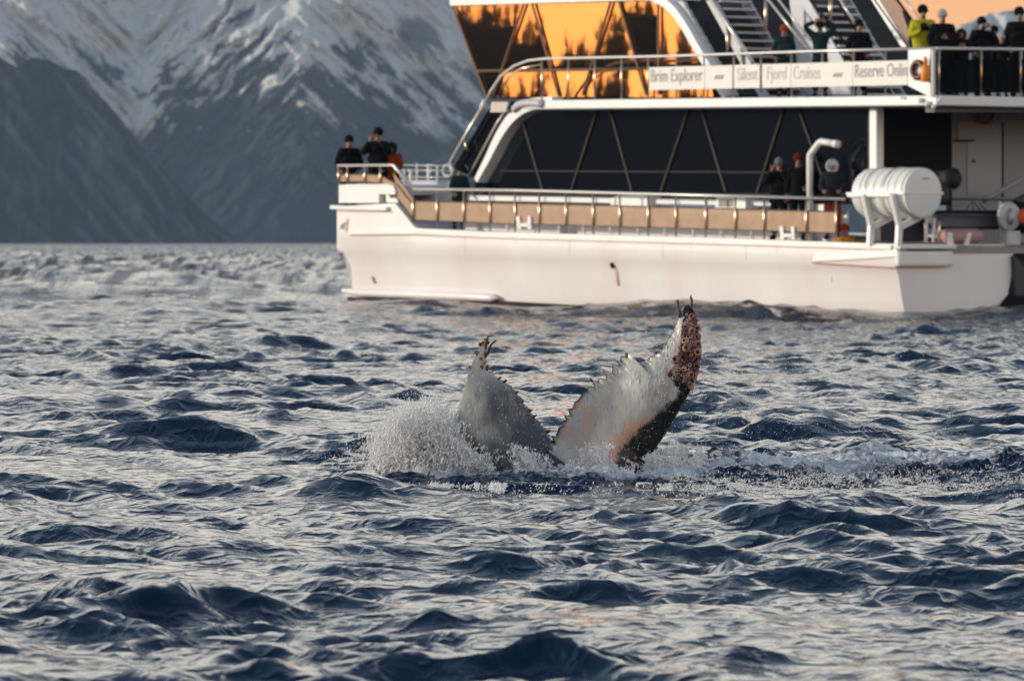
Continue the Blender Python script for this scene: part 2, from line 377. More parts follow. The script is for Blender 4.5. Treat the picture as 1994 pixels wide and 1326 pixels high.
def mtop(P):
    t = 760 + 60 * np.sin(P / 300) - sstep(1000, 1650, P) * 480 - sstep(1650, 1850, P) * 300
    t += 60 * (fbm(P / 60, P * 0, 5, 8) - .5)
    return np.maximum(t, 25)
def ridgeoff(P, y):
    wob = 26 * (fbm(P / 90, y / 90, 4, 91) - .5)
    q = P + wob + .12 * (y - 100)
    tri = np.where(q < -60, -(q + 60) * 1.0, np.where(q < 275, (q + 60), np.where(q < 590, (590 - q) * 1.06, np.where(q < 960, (q - 590), 370 - (q - 960) * .6))))
    return tri                                        # distance from the nearest spur line: 0 on the spur, large in the gully
def mrelief(P, hp):
    y = HY - hp; tri = ridgeoff(P, y)
    g = fbm(P / 42 + tri / 120, y / 160, 5, 31, ridged=True)
    soft = np.sqrt(tri ** 2 + 900) - 30; wob = 22 * (fbm(P / 60, y / 60, 4, 12) - .5)
    def G(side):
        c = (y + wob) - side * .95 * (P + wob); a = y + side * .95 * P
        return fbm(c / 30, a / 190 + side * 7, 6, 31, ridged=True, gain=.6)
    w_ = sidew(P, y); g = G(1) * w_ + G(-1) * (1 - w_)
    return soft * .30 * sstep(0, 200, hp) + g * 60 * sstep(-10, 120, hp) + 70 * (fbm(P / 90, y / 90, 5, 66) - .5)
def sidew(P, y):
    q = P + 70 * (fbm(P / 55, y / 38, 5, 131) - .5)
    return np.where(P < 430, 1 - sstep(255, 290, q), sstep(560, 625, q))
def msnow(P, y):
    # streaks run down the fall lines either side of the spur
    wob = 40 * (fbm(P / 70, y / 70, 4, 12) - .5)
    def S(side):
        c = (y + wob * .6) - side * .95 * (P + wob); a = (y + side * .95 * P)
        st = fbm(c / 26, a / 150 + side * 7, 5, 52, gain=.55); st2 = fbm(c / 9, a / 60 + side * 3, 4, 58); st3 = fbm(c / 5, a / 26, 3, 88)
        return st, st2, st3
    w_ = sidew(P, y); A1, B1 = S(1), S(-1); st, st2, st3 = [p_ * w_ + q_ * (1 - w_) for p_, q_ in zip(A1, B1)]
    blob = fbm(P / 75, y / 55, 5, 99)
    line = 150 + 25 * np.sin(P / 130) + 100 * np.exp(-((P - 268) / 42) ** 2) - 30 * np.exp(-((P - 420) / 70) ** 2) + 45 * np.exp(-((P - 640) / 80) ** 2) + 50 * np.exp(-((P - 850) / 90) ** 2)
    lev = (line - y) / 130
    v = lev * .85 + (st - .5) * 2.3 + (st2 - .5) * 1.9 + (st3 - .5) * 1.2 + (blob - .5) * 1.5 + .16
    s = sstep(.05, .42, v)
    bowl = np.exp(-(((P - 190) / 75) ** 2) - ((y - 75) / 38) ** 2)
    s = np.maximum(s, sstep(.35, .8, bowl + (st2 - .5) * .5))
    rock = np.exp(-(((P - 215) / 42) ** 2) - ((y - 140) / 24) ** 2) * (1 - sstep(.52, .62, st2))
    rock2 = np.exp(-(((P - 810) / 60) ** 2) - ((y - 70) / 45) ** 2)
    s = s * (1 - .95 * sstep(.4, .7, rock)) * (1 - .8 * sstep(.35, .75, rock2 + (st - .5)))
    return s * (1 - sstep(250, 300, y + (st - .5) * 80)) + .10 * sstep(.58, .75, blob) * sstep(150, 230, y) * (1 - sstep(300, 380, y))
mountain('mountain', 6200, -900, 1900, 760, mtop, 210, mrelief, msnow, ROCK)
SK = np.array([(-900, 200), (-300, 150), (-60, 70), (0, 108), (18, 118), (35, 128), (52, 112), (75, 108), (100, 116), (125, 130), (148, 132), (168, 148), (182, 172), (205, 195),
      (232, 225), (262, 262), (285, 290), (330, 340), (380, 395), (420, 440), (455, 469), (900, 469.5)], float)
def ltop(P): return HY - np.interp(P, SK[:, 0], SK[:, 1]) + 5 * (fbm(P / 16, P * 0, 4, 3) - .5) * (P < 440)
def lrelief(P, hp): return 9 * fbm(P / 40, hp / 60, 5, 14, ridged=True)
mountain('hillside', 4400, -900, 460, 420, ltop, 120, lrelief, lambda P, y: .07 * sstep(.5, .75, fbm((P - y * .8) / 22, (P + y) / 160, 4, 5)), ROCK2)
def rtop(P):
    return np.maximum(2, np.interp(P, [1500, 1700, 1790, 1860, 1925, 1994, 2200, 2700], [0, 300, 372, 418, 444, 458, 520, 560]) + 7 * (fbm(P / 18, P * 0, 4, 19) - .5))
mountain('far_mountain', 6900, 1500, 2700, 260, rtop, 110, lambda P, hp: 60 * fbm(P / 40, hp / 50, 4, 4, ridged=True),
         lambda P, y: sstep(.38, .6, fbm((P + y) / 18, (P - y) / 60, 5, 71) + .12), ROCK)

# shore hill to the left of the picture; the cabin windows mirror its spruce tops
hy_ = np.linspace(-700, 1900, 160)
hv = np.linspace(0, 1, 14)
HYY, HV = np.meshgrid(hy_, hv)
crest = 44 + 16 * (fbm(HYY / 70, HYY * 0, 3, 2) - .5)
HX = -830 - HV * 70 - 10 * fbm(HYY / 60, HV * 4, 3, 9); HZ = -1 + crest * np.sin(HV * math.pi / 2) 
hill = mesh_np('shore_hill', np.stack([HX, HYY, HZ], -1).reshape(-1, 3), grid_faces(14, 160), ROCK2, attrs={'snow': np.zeros(HX.size)}); tag(hill, kind='structure')
fm_ = MB(); SPR = mat('spruce', (.02, .03, .02), rough=.9)
yy = 60.0
while yy < 800:
    h = random.uniform(3, 8.5) * (1 if random.random() < .8 else 1.35); xx = -900 + random.uniform(-6, 12)
    z0 = 44 + 16 * (float(fbm(np.array([yy / 70]), np.array([0.]), 3, 2)[0]) - .5) - 3; w = h * random.uniform(.14, .2)
    for k in range(3):
        zb = z0 + h * (.08 + .27 * k); ww = w * (1 - .27 * k)
        ring = [(xx + ww * math.cos(a), yy + ww * math.sin(a), zb) for a in [i * math.pi * 2 / 6 for i in range(6)]]
        fm_.addm(ring + [(xx, yy, zb + h * .42)], [(i, (i + 1) % 6, 6) for i in range(6)])
    yy += random.uniform(.35, 1.3)
sp_ = fm_.build('spruce_forest', SPR); tag(sp_, 'dark spruce trees along the shore ridge', 'forest', kind='stuff')

# ------------------------------------------------------------------ the ship: frame of its own (x toward stern, y inboard, z up)
TH = R(52); S0 = (8.31, 123.1); CT, ST = math.cos(TH), math.sin(TH)
ship = empty('tour_boat', (S0[0], S0[1], 0), -TH)
tag(ship, 'white two deck catamaran with people at its rails behind the whale tail', 'boat')
def B(px, py, w=0.0, f=F):             # photo pixel on the lengthwise plane w metres inboard
    k = (px - CX) / F
    t = (S0[0] + ST * w - k * (S0[1] + CT * w)) / (CT + k * ST)
    D = S0[1] + ST * t + CT * w
    return Vector((-t, w, H + (HY - py) / F * D))
def Cc(px, py, x0):                    # photo pixel on the crosswise plane local x = x0
    k = (px - CX) / F; t = -x0
    w = (k * (S0[1] + ST * t) - S0[0] + CT * t) / (ST - k * CT)
    D = S0[1] + ST * t + CT * w
    return Vector((x0, w, H + (HY - py) / F * D))
def Wd(l): return Vector((S0[0] + CT * l[0] + ST * l[1], S0[1] - ST * l[0] + CT * l[1], l[2]))

WHITE = mat('white_hull_paint', (.81, .80, .79), rough=.32, noise=.06, nscale=.55, stretch=(1, 1, .35), col2=(.76, .70, .70), bump=.25, bscale=.9)
WHITE2 = mat('white_paint', (.78, .78, .76), rough=.35, noise=.05, nscale=2)
GREYP = mat('pale_grey_paint', (.50, .51, .53), rough=.5, noise=.08, nscale=1.5)
DARKB = mat('dark_bottom_paint', (.02, .012, .015), rough=.5, noise=.2)
REDL = mat('red_line_paint', (.42, .12, .09), rough=.5, noise=.2)
STEEL = mat('brushed_steel', (.85, .62, .44), rough=.28, metal=1.0, noise=.1, nscale=8)  # orange glint of the low sky painted into the base colour
RAILP = mat('rail_tube', (.62, .60, .57), rough=.3, metal=.4, noise=.06, nscale=6)
DECK = mat('deck_grey', (.30, .29, .28), rough=.8, noise=.15)
BLACK = mat('black_rubber', (.007, .007, .009), rough=.8, noise=.2, spec=.15)
MULL = mat('bronze_mullion', (.10, .085, .075), rough=.35, metal=.3, noise=.1)
INT = mat('cabin_interior', (.015, .013, .012), rough=.8, noise=.3)
def glass(name, tint, refl, body):
    m = bpy.data.materials.new(name); m.use_nodes = True; n = m.node_tree; b = n.nodes['Principled BSDF']
    b.inputs['Base Color'].default_value = body + (1,); b.inputs['Roughness'].default_value = .08
    g = n.nodes.new('ShaderNodeBsdfGlossy'); g.inputs['Color'].default_value = tint + (1,); g.inputs['Roughness'].default_value = .011
    t = n.nodes.new('ShaderNodeTexCoord'); z = n.nodes.new('ShaderNodeTexNoise'); z.inputs['Scale'].default_value = .9; n.links.new(t.outputs['Object'], z.inputs['Vector'])
    bu = n.nodes.new('ShaderNodeBump'); bu.inputs['Distance'].default_value = .006; bu.inputs['Strength'].default_value = .10; n.links.new(z.outputs[0], bu.inputs['Height']); n.links.new(bu.outputs[0], g.inputs['Normal'])
    x_ = n.nodes.new('ShaderNodeMixShader'); x_.inputs[0].default_value = refl
    n.links.new(b.outputs[0], x_.inputs[1]); n.links.new(g.outputs[0], x_.inputs[2]); n.links.new(x_.outputs[0], n.nodes['Material Output'].inputs['Surface'])
    return m
GLU = glass('mirror_coated_glass', (.70, .42, .27), .92, (.01, .01, .01))
GLD = glass('dark_tinted_glass', (.5, .6, .85), .22, (.003, .003, .004))
def meshmat(name, col, alpha):
    m = mat(name, col, rough=.7, noise=.12, nscale=4); n = m.node_tree; b = n.nodes['Principled BSDF']
    tr = n.nodes.new('ShaderNodeBsdfTransparent'); x_ = n.nodes.new('ShaderNodeMixShader'); x_.inputs[0].default_value = alpha
    n.links.new(tr.outputs[0], x_.inputs[1]); n.links.new(b.outputs[0], x_.inputs[2]); n.links.new(x_.outputs[0], n.nodes['Material Output'].inputs['Surface']); return m
MESHP = meshmat('brown_rail_mesh', (.58, .38, .24), .70)

GUN = [(656, 402), (660, 402), (769, 396), (806, 441), (812, 445), (960, 452), (1400, 464), (1743, 476)]
CHN = [(656, 486), (700, 488), (1000, 497), (1600, 513), (1743, 521)]
gpx = np.array([656, 664, 680, 700, 740, 769, 780, 793, 806, 812, 860, 960, 1100, 1250, 1400, 1500, 1600, 1680, 1743.0])
gy_ = np.interp(gpx, *zip(*GUN)); cy_ = np.interp(gpx, *zip(*CHN))
V = []; NS = 12
for p, g, c in zip(gpx, gy_, cy_):
    G = B(p, g); C = B(p, c); stem = np.interp(p, [656, 664, 680, 720], [1, .6, .2, 0]); xx = G.x
    dn = .42 * stem
    wl_ = .30
    V += [(xx, 0, G.z), (xx, 0, (G.z + C.z) / 2), (xx, 0, C.z), (xx + dn * .6, .05, C.z - .09), (xx + dn, .12, (C.z + .3) * .5 + .1), (xx + dn * .9, .20, .33), (xx + dn, wl_, -.05), (xx + dn, .9, -.9),
          (xx + dn, 2.6, -.9), (xx + dn, 3.2, 0), (xx, 3.48, C.z), (xx, 3.48, G.z)]
nst = len(gpx)
fs = [(i * NS + j, (i + 1) * NS + j, (i + 1) * NS + (j + 1) % NS, i * NS + (j + 1) % NS) for i in range(nst - 1) for j in range(NS)]
fs += [tuple(range(NS)), tuple(range((nst - 1) * NS, nst * NS))[::-1]]
hb = MB(); hb.addm(V, fs); hull = hb.build('hull', WHITE, ship, smooth=True)
# far hull and bridge deck between the hulls
fh = MB()
fh.addm([(v[0], v[1] + 7.4, v[2]) for v in V], fs); fh.build('hull', WHITE, ship, smooth=True, label='far side hull in shade')
zs = B(1743, 476).z; zf_ = B(812, 445).z
fh = MB(); fh.prism([(-.9, 3.3, 1.05), (-.9, 7.6, 1.05), (-.9, 7.6, zs), (-.9, 3.3, zs)], (-19, 0, .25)); fh.build('bridge_deck', DARKB, ship)
# decks
dk = MB(); dk.addm([(0, .05, zs - .03), (0, 10.8, zs - .03), (B(812, 445).x, 10.8, zf_ - .03), (B(812, 445).x, .05, zf_ - .03)], [(0, 1, 2, 3)]); dk.prism([(-.01, .05, zs - .2), (-.01, 10.8, zs - .2), (-.01, 10.8, zs - .03), (-.01, .05, zs - .03)], (-.1, 0, 0)); dk.build('main_deck', DECK, ship)
xb = B(769, 396).x; zb_ = B(700, 402).z - .18
dk = MB(); dk.box(B(657, 400).x, xb, .06, 10.8, zb_ - .3, zb_); dk.build('bow_deck', DECK, ship)
# bottom paint strip, spray rail, rub rails
st = MB(); P = []
for p in [674, 700, 800, 965, 1150, 1400]:
    a = B(p, 500, .14); z1 = np.interp(p, [674, 965, 1200, 1400], [.24, .2, .08, .02]); P.append((a.x, z1))
st.addm([(q[0], .17 if True else 0, q[1]) for q in P] + [(q[0], .28, -.2) for q in P], [(i, i + 1, len(P) + i + 1, len(P) + i) for i in range(len(P) - 1)]); st.build('bottom_paint', DARKB, ship)
sr = MB(); path = [B(p, y, .10) for p, y in [(668, 566), (700, 570), (800, 573), (900, 577), (958, 580), (970, 581)]]
sr.tube(path, [.05, .10, .11, .11, .10, .02], 10); sr.build('spray_rail', WHITE, ship, smooth='all')
def strip(name, pts, w, hgt, th, m, par=ship):
    b = MB(); P = [B(p, y, w) for p, y in pts]
    for a, c in zip(P[:-1], P[1:]):
        b.prism([a, c, c + Vector((0, 0, -hgt)), a + Vector((0, 0, -hgt))], (0, -th, 0))
    return b.build(name, m, par)
strip('rub_rail', [(649, 400), (745, 403), (758, 403)], -.0, .09, .10, WHITE2)
strip('rub_rail', [(683, 450), (812, 449), (960, 456), (1400, 468), (1738, 478)], -.0, .09, .06, WHITE2)
strip('red_line', [(658, 411), (765, 412)], -.004, .02, .01, REDL)
strip('red_line', [(683, 458), (812, 457), (960, 463), (1400, 475.5), (1738, 486)], -.004, .022, .012, REDL)
strip('red_line', [(1582, 511), (1735, 520)], -.05, .03, .02, REDL)
# stern step: moulded bumper wrapping round the corner
bp = MB(); a = B(1585, 488); c = B(1743, 478)
bp.prism([(a.x, -.06, a.z - .26), (a.x, .0, a.z - .02), (a.x, .3, a.z - .02), (a.x, .3, a.z - .28)], (-a.x + .06, 0, c.z - a.z))
bp.build('stern_bumper', WHITE2, ship, bevel=.03)
q = Cc(1850, 480, .02); q2 = Cc(1850, 521, .02)
bp = MB(); bp.box(-.0, .16, -.06, q.y, q2.z + .02, q.z - .1); bp.build('stern_bumper', WHITE2, ship, bevel=.06)
bp = MB(); bp.box(-.05, .20, -.04, q.y + .03, q.z - .06, q.z + .03); bp.build('stern_ledge', WHITE2, ship, bevel=.03)
# bow block with fairlead
bw = MB(); ys0, ys1 = 358, 395
poly = [B(657, 396), B(657, 360), B(690, 358.5), B(752, 358.5), B(763, 361), B(768, 372), B(767, 380), B(736, 379), B(736, 396)]
bw.prism([p + Vector((0, .03, 0)) for p in poly], (0, 1.6, 0)); bw.build('bow_bulwark', WHITE2, ship, bevel=.02)
fl = MB(); fl.prism([B(735, 375, .2), B(750, 375, .2), B(750, 393, .2), B(735, 393, .2)], (0, .5, 0)); fl.build('fairlead_opening', BLACK, ship)
fl = MB(); fl.prism([B(750, 378, .1), B(757, 378, .1), B(760, 386, .1), B(774, 385, .1), B(775, 395, .1), B(752, 395, .1)], (0, .3, 0)); fl.build('fairlead', WHITE2, ship, bevel=.01)
# marks on the hull
NAVY = mat('navy_print', (.03, .035, .09), rough=.5); RED = mat('red_print', (.5, .03, .05), rough=.5)
GREYPR = mat('grey_print', (.22, .22, .20), rough=.6)
for k, (x0, m_c, a_, b_) in enumerate([(662, NAVY, 436, 446), (667, NAVY, 433, 447), (673, RED, 426, 451)]):
    b_m = MB(); b_m.prism([B(x0, b_, -.004), B(x0 + 2.6, b_, -.004), B(x0 + 6.2, a_, -.004), B(x0 + 3.4, a_, -.004)], (0, -.006, 0)); b_m.build('bow_emblem', m_c, ship)
b_m = MB(); b_m.prism([B(722, 538, .115), B(725, 538, .115), B(731, 551, .13), B(727, 552, .13)], (0, .1, 0)); b_m.build('draft_mark', GREYPR, ship)
b_m = MB(); b_m.tube([B(1191, 513, .05), B(1194, 521, .05)], [.05, .05], 10); b_m.build('discharge_port', BLACK, ship)
b_m = MB(); b_m.prism([B(1196, 524, .05), B(1197.5, 524, .05), B(1203, 556, .118), B(1200, 556, .118)], (0, .02, 0)); b_m.build('rust_streak', mat('rust_streak', (.75, .48, .42), rough=.6), ship)

# --- superstructure
LW = .95    # lower cabin wall offset
ub = MB(); poly = [B(922, 372, LW + .03), B(930, 340, LW + .03), B(965, 275, LW + .03), B(1000, 225, LW + .03), B(1035, 206, LW + .03), B(1690, 200, LW + .03), B(1690, 395, LW + .03), B(922, 395, LW + .03)]
ub.prism(poly, (0, 8.6, 0)); ub.build('cabin', INT, ship)
DG = [((1015, 228), (1057, 372)), ((1165, 207), (1112, 372)), ((1186, 207), (1230, 372)), ((1343, 205), (1287, 373)), ((1363, 205), (1413, 374)), ((1529, 203), (1474, 376)), ((1552, 203), (1612, 377))]
def ontop(x): return np.interp(x, [930, 965, 1000, 1035, 1690], [340, 275, 225, 206, 200])
edges_t = [955] + [d[0][0] for d in DG] + [1690]; edges_b = [925] + [d[1][0] for d in DG] + [1690]
for i in range(len(edges_t) - 1):
    b_ = MB(); t0, t1, b0, b1 = edges_t[i], edges_t[i + 1], edges_b[i], edges_b[i + 1]
    if i == 0: pp = [B(926, 350, LW), B(965, 276, LW), B(1000, 228, LW), B(1013, 222, LW), B(1055, 372, LW), B(926, 372, LW)]
    else: pp = [B(t0 + .5, ontop(t0), LW), B(t1 - .5, ontop(t1), LW), B(b1 - .5, 376, LW), B(b0 + .5, 376, LW)]
    b_.prism([p for p in pp], (0, .02, 0)); o = b_.build('window_pane', GLD, ship)
for (a, c) in DG:
    b_ = MB(); b_.tube([B(a[0], a[1], LW - .03), B(c[0], c[1], LW - .03)], .028, 6); b_.build('mullion', MULL, ship)
b_ = MB(); b_.tube([B(945, 333, LW - .02), B(1500, 336, LW - .02)], .016, 6); b_.build('inner_handrail', MULL, ship)
# curved white arch framing the forward end
arch = catmull([(926, 352), (948, 310), (972, 262), (998, 226), (1030, 205), (1075, 200)], 24)
b_ = MB(); PA = [B(p[0], p[1], .62) for p in arch]; wds = [.07 + .07 * math.sin(i / 23 * math.pi / 1.6) for i in range(24)]
for i in range(23):
    d_ = (PA[i + 1] - PA[i]).normalized(); nn = Vector((-d_.z, 0, d_.x))
    b_.prism([PA[i] - nn * wds[i], PA[i + 1] - nn * wds[i + 1], PA[i + 1] + nn * wds[i + 1], PA[i] + nn * wds[i]], (0, .32, 0))
b_.build('forward_arch', WHITE2, ship)
# upper deck slab, its bright edge, and its aft edge in shade
e0 = B(1022, 206); e1 = B(1824, 188); zt0 = B(1050, 195, 0).z; zt1 = B(1824, 186, 0).z; zb0 = B(1050, 213, 0).z; zb1 = B(1824, 206).z
ud = MB(); ud.prism([(e0.x, 0, zb0), (e1.x, 0, zb1), (e1.x, 0, zt1), (e0.x, 0, zt0)], (0, 10.6, 0)); ud.build('upper_deck', WHITE2, ship, bevel=.03)
b_ = MB(); pth = [B(p, y, .02) for p, y in catmull([(1002, 214), (1012, 205), (1032, 201), (1060, 203)], 10)]; b_.tube(pth, .10, 10); b_.build('deck_edge_nose', GREYP, ship, smooth='all')
# upper cabin
UW = 1.35
uc = MB(); poly = [B(882, 0, UW + .12), B(946, 192, UW + .12), B(1440, 186, UW + .12), B(1400, 175, UW + .12), B(1330, 40, UW + .12), B(1290, 2, UW + .12), B(1270, -40, UW + .12), B(870, -40, UW + .12)]
uc.prism(poly, (0, 7.4, 0)); uc.build('upper_cabin', INT, ship)
tilt = .0066
def pane(pts, tl, yaw=0):
    z0 = 4.7; cxl = sum(B(p[0], p[1], UW).x for p in pts) / len(pts)
    P_ = []
    for p in pts:
        v = B(p[0], p[1], UW); v.y = UW + .0 + (v.z - z0 - 1.0) * math.tan(tl) + (v.x - cxl) * yaw; P_.append(v)
    b_ = MB(); b_.prism(P_, (0, .015, 0)); return b_.build('window_pane', GLU, ship)
pane([(884, 14), (1018, 9), (978, 134), (925, 136)], tilt - .0055)
pane([(1021, 9), (1034, 9), (1071, 132), (982, 134)], tilt - .0022)
pane([(1038, 9), (1187, 5), (1150, 130), (1075, 132)], tilt + .0018)
pane([(1191, 5), (1203, 5), (1240, 128), (1154, 130)], tilt + .0002)
pane([(1207, 4), (1280, 3), (1280, 127), (1244, 128)], tilt - .0075)
pane([(1284, 3), (1296, 14), (1318, 40), (1368, 122), (1284, 127)], tilt + .0006)
pane([(927, 143), (972, 142), (955, 190), (945, 190)], tilt - .002)
for a_, b2, tl in [((977, 142), (1074, 140), -.002), ((1078, 140), (1148, 139), .004), ((1152, 139), (1241, 137), -.001), ((1245, 137), (1280, 136), .003), ((1284, 136), (1378, 134), .001)]:
    pane([a_, b2, (b2[0] + 12, 189), (a_[0] - 12, 190)], tilt + .0080 + tl * .6)
for a_, c_ in [((1020, 8), (960, 188)), ((1036, 8), (1088, 188)), ((1189, 4), (1134, 186)), ((1205, 4), (1258, 186)), ((1282, 2), (1282, 185)), ((925, 139), (1400, 133)), ((880, 8), (948, 192))]:
    b_ = MB(); b_.tube([B(a_[0], a_[1], UW - .05), B(c_[0], c_[1], UW - .05)], .032, 6); b_.build('mullion', mat('warm_mullion', (.25, .15, .09), .35, .4), ship)
b_ = MB(); P_ = [B(876, 12, UW - .12), B(1215, 2, UW - .12), B(1290, -1, UW - .12), B(1290, -30, UW - .12), B(874, -30, UW - .12)]; b_.prism(P_, (0, 1.2, 0)); b_.build('roof_edge', WHITE2, ship)
arch = catmull([(1225, -4), (1275, -2), (1302, 14), (1325, 42), (1352, 88), (1378, 132), (1412, 190)], 26)
b_ = MB(); PA = [B(p[0], p[1], UW - .18) for p in arch]
for i in range(25):
    d_ = (PA[i + 1] - PA[i]).normalized(); nn = Vector((-d_.z, 0, d_.x)) * (.10 if i > 3 else .06)
    b_.prism([PA[i] - nn, PA[i + 1] - nn, PA[i + 1] + nn, PA[i] + nn], (0, .3, 0))
b_.build('aft_arch', WHITE2, ship)
# zig-zag stair stringer beside the arch
b_ = MB()
for i in range(11):
    p0 = (1318 + i * 9.6, 2 + i * 16.8); b_.prism([B(p0[0], p0[1], UW), B(p0[0] + 12, p0[1] + 1, UW), B(p0[0] + 19, p0[1] + 17, UW), B(p0[0] + 8, p0[1] + 18, UW)], (0, .1, 0))
b_.build('stair_stringer', GREYP, ship)
# --- stairs
def stairs(x0, w0, w1, n, z0=4.72, run=.155, rise=.185, m=GREYP):
    e = empty('staircase', parent=ship)
    for i in range(n):
        b_ = MB(); b_.box(x0 - i * run - .24, x0 - i * run, w0, w1, z0 + (i + 1) * rise - .045, z0 + (i + 1) * rise); b_.build('step', m, e)
    for w in (w0 - .06, w1 + .02):
        b_ = MB(); b_.prism([(x0 + .05, w, z0), (x0 + .05 - n * run, w, z0 + n * rise), (x0 - .3 - n * run, w, z0 + n * rise), (x0 - .3, w, z0)], (0, .04, 0)); b_.build('stringer', m, e)
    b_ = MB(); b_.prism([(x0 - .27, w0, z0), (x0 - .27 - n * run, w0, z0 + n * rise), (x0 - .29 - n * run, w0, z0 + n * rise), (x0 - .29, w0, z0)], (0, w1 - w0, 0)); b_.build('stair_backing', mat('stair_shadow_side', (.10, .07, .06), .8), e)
    return e
stairs(-6.05, 1.7, 2.65, 13); stairs(-3.55, 2.3, 3.5, 13); stairs(-8.0, 2.9, 3.7, 13)
def bar(name, pts, w, r, m, par=ship, n=6):
    b_ = MB(); b_.tube([B(p[0], p[1], w if not isinstance(w, (list, tuple)) else w[i]) for i, p in enumerate(pts)], r, n); return b_.build(name, m, par, smooth='all')
for p0, p1, w, m_b, r_ in [((1383, -4), (1466, 122), 1.6, RAILP, .045), ((1492, -5), (1572, 96), 1.9, RAILP, .03), ((1512, -5), (1578, 80), 1.9, RAILP, .025), ((1365, 0), (1425, 110), 1.6, BLACK, .02),
                    ((1574, -4), (1650, 90), 2.1, BLACK, .03), ((1625, -4), (1668, 62), 2.1, BLACK, .025), ((1634, -4), (1662, 42), 2.0, RAILP, .03),
                    ((1700, -4), (1768, 92), 1.5, BLACK, .02), ((1744, -4), (1780, 46), 1.5, BLACK, .03), ((1760, -4), (1790, 36), 1.5, RAILP, .02)]:
    bar('stair_handrail', [p0, p1], w, r_, m_b)
for x_, y0, y1, w in [(1491, -4, 62, 2.2), (1417, 50, 108, 1.6), (1445, 92, 186, 1.6), (1617, -4, 40, 2.2)]:
    bar('stair_post', [(x_, y0), (x_, y1)], w, .04, STEEL)
b_ = MB(); b_.prism([B(1690, -10, 1.7), B(1755, 92, 1.7), B(1768, 92, 1.7), B(1705, -10, 1.7)], (0, .05, 0)); b_.build('stair_side_plate', WHITE2, ship)
b_ = MB(); b_.prism([B(1536, -10, 2.9), B(1585, -10, 2.9), B(1668, 186, 2.9), B(1560, 186, 2.9)], (0, .05, 0)); b_.build('stair_side_plate', GREYP, ship)
PINK = meshmat('clear_side_screen', (.75, .5, .38), .35)
b_ = MB(); b_.prism([B(1706, -10, 1.55), B(1768, 90, 1.55), B(1768, 60, 1.55), B(1745, -10, 1.55)], (0, .02, 0)); b_.build('side_screen', PINK, ship)
# forward stair from the bow deck to the upper deck
b_ = MB(); b_.prism([B(880, 330, .7), B(952, 212, .7), B(992, 212, .7), B(925, 345, .7)], (0, .04, 0)); b_.build('stair_side_glass', GLD, ship)
fs_ = empty('forward_staircase', parent=ship)
for i in range(12):
    a = B(905 + i * 6.2, 345 - i * 11.5, .75); b_ = MB(); b_.box(a.x - .12, a.x + .12, .75, 1.5, a.z - .03, a.z); b_.build('step', GREYP, fs_)
bar('forward_stair_rail', [(872, 326), (908, 262), (946, 198)], .55, .045, RAILP)
bar('forward_stair_rail', [(885, 330), (955, 212)], .6, .025, BLACK); bar('forward_stair_rail', [(912, 345), (968, 240), (985, 215)], .62, .03, RAILP)
for p in [(880, 316), (905, 272)]: bar('forward_stair_post', [(p[0], p[1]), (p[0] + 4, p[1] + 22)], .55, .03, STEEL)
b_ = MB(); b_.tube([B(876, 322, .5), B(866, 324, .5), B(863, 333, .5), B(866, 342, .5), B(874, 344, .5), B(882, 340, .5), B(876, 322, .5)], .04, 8); b_.tube([B(876, 322, .5), B(886, 335, .5)], .05, 8); b_.build('rail_end_loop', GREYP, ship, smooth='all')
b_ = MB(); b_.prism([B(957, 199, .5), B(990, 199, .5), B(984, 219, .5), B(954, 219, .5)], (0, .3, 0)); b_.build('stair_head_plate', mat('pale_pink_plate', (.5, .42, .38), .5), ship)
bar('stair_head_fitting', [(944, 196), (938, 214)], .5, .07, WHITE2); bar('stair_head_fitting', [(992, 212), (999, 200)], .45, .05, BLACK)
# --- railings
def railing(name, top, foot, w, posts, panels, rt=.034, pr=.024, mesh=(.0, .0), foot_extra=0.0):
    e = empty(name, parent=ship)
    tx, ty = zip(*top); fx, fy = zip(*foot)
    T = lambda x: float(np.interp(x, tx, ty)); Fo = lambda x: float(np.interp(x, fx, fy))
    pts = []
    b_ = MB(); b_.tube([B(x, y, w) for x, y in top], rt, 8); b_.build('top_rail', RAILP, e, smooth='all')
    for x_ in posts:
        b_ = MB(); b_.tube([B(x_, T(x_) + 2, w), B(x_, Fo(x_) + foot_extra, w)], pr, 6); b_.build('post', STEEL, e, smooth='all')
    if panels:
        for x0, x1 in panels:
            b_ = MB(); f0, f1 = mesh
            def mid(x, f): return T(x) + (Fo(x) - T(x)) * f
            ww = w + .035
            b_.prism([B(x0 + 1, mid(x0, f1), ww), B(x1 - 1, mid(x1, f1), ww), B(x1 - 1, mid(x1, f0), ww), B(x0 + 1, mid(x0, f0), ww)], (0, .008, 0)); b_.build('mesh_panel', MESHP, e)
            for f in (f0, f1):
                b2 = MB(); b2.tube([B(x0, mid(x0, f), w), B(x1, mid(x1, f), w)], .013, 6); b2.build('panel_bar', MULL, e)
    return e
mp_ = [804, 851, 903, 954, 1003, 1050, 1102, 1155, 1207, 1262, 1316, 1374, 1432, 1488, 1570, 1628]
railing('side_railing', [(806, 369), (1000, 371), (1300, 379), (1645, 388)], [(804, 443), (960, 451), (1400, 463), (1645, 471)], .05, mp_, list(zip(mp_[:-1], mp_[1:])), mesh=(.30, .80))
bpz = [659, 676, 710, 740, 772]
railing('bow_railing', [(658, 323), (766, 322), (806, 369)], [(658, 362), (736, 362), (772, 400), (806, 445)], .07, [659, 676, 710, 740], list(zip(bpz[:-1], bpz[1:])) + [(772, 804)], mesh=(.42, .8))
b_ = MB(); b_.prism([B(766, 337, .09), B(804, 388, .09), B(804, 430, .09), B(775, 392, .09)], (0, .008, 0)); b_.build('mesh_panel', MESHP, ship)
up = [1003, 1055, 1107, 1158, 1210, 1262, 1317, 1371, 1429, 1482, 1541, 1601, 1662, 1724, 1820]
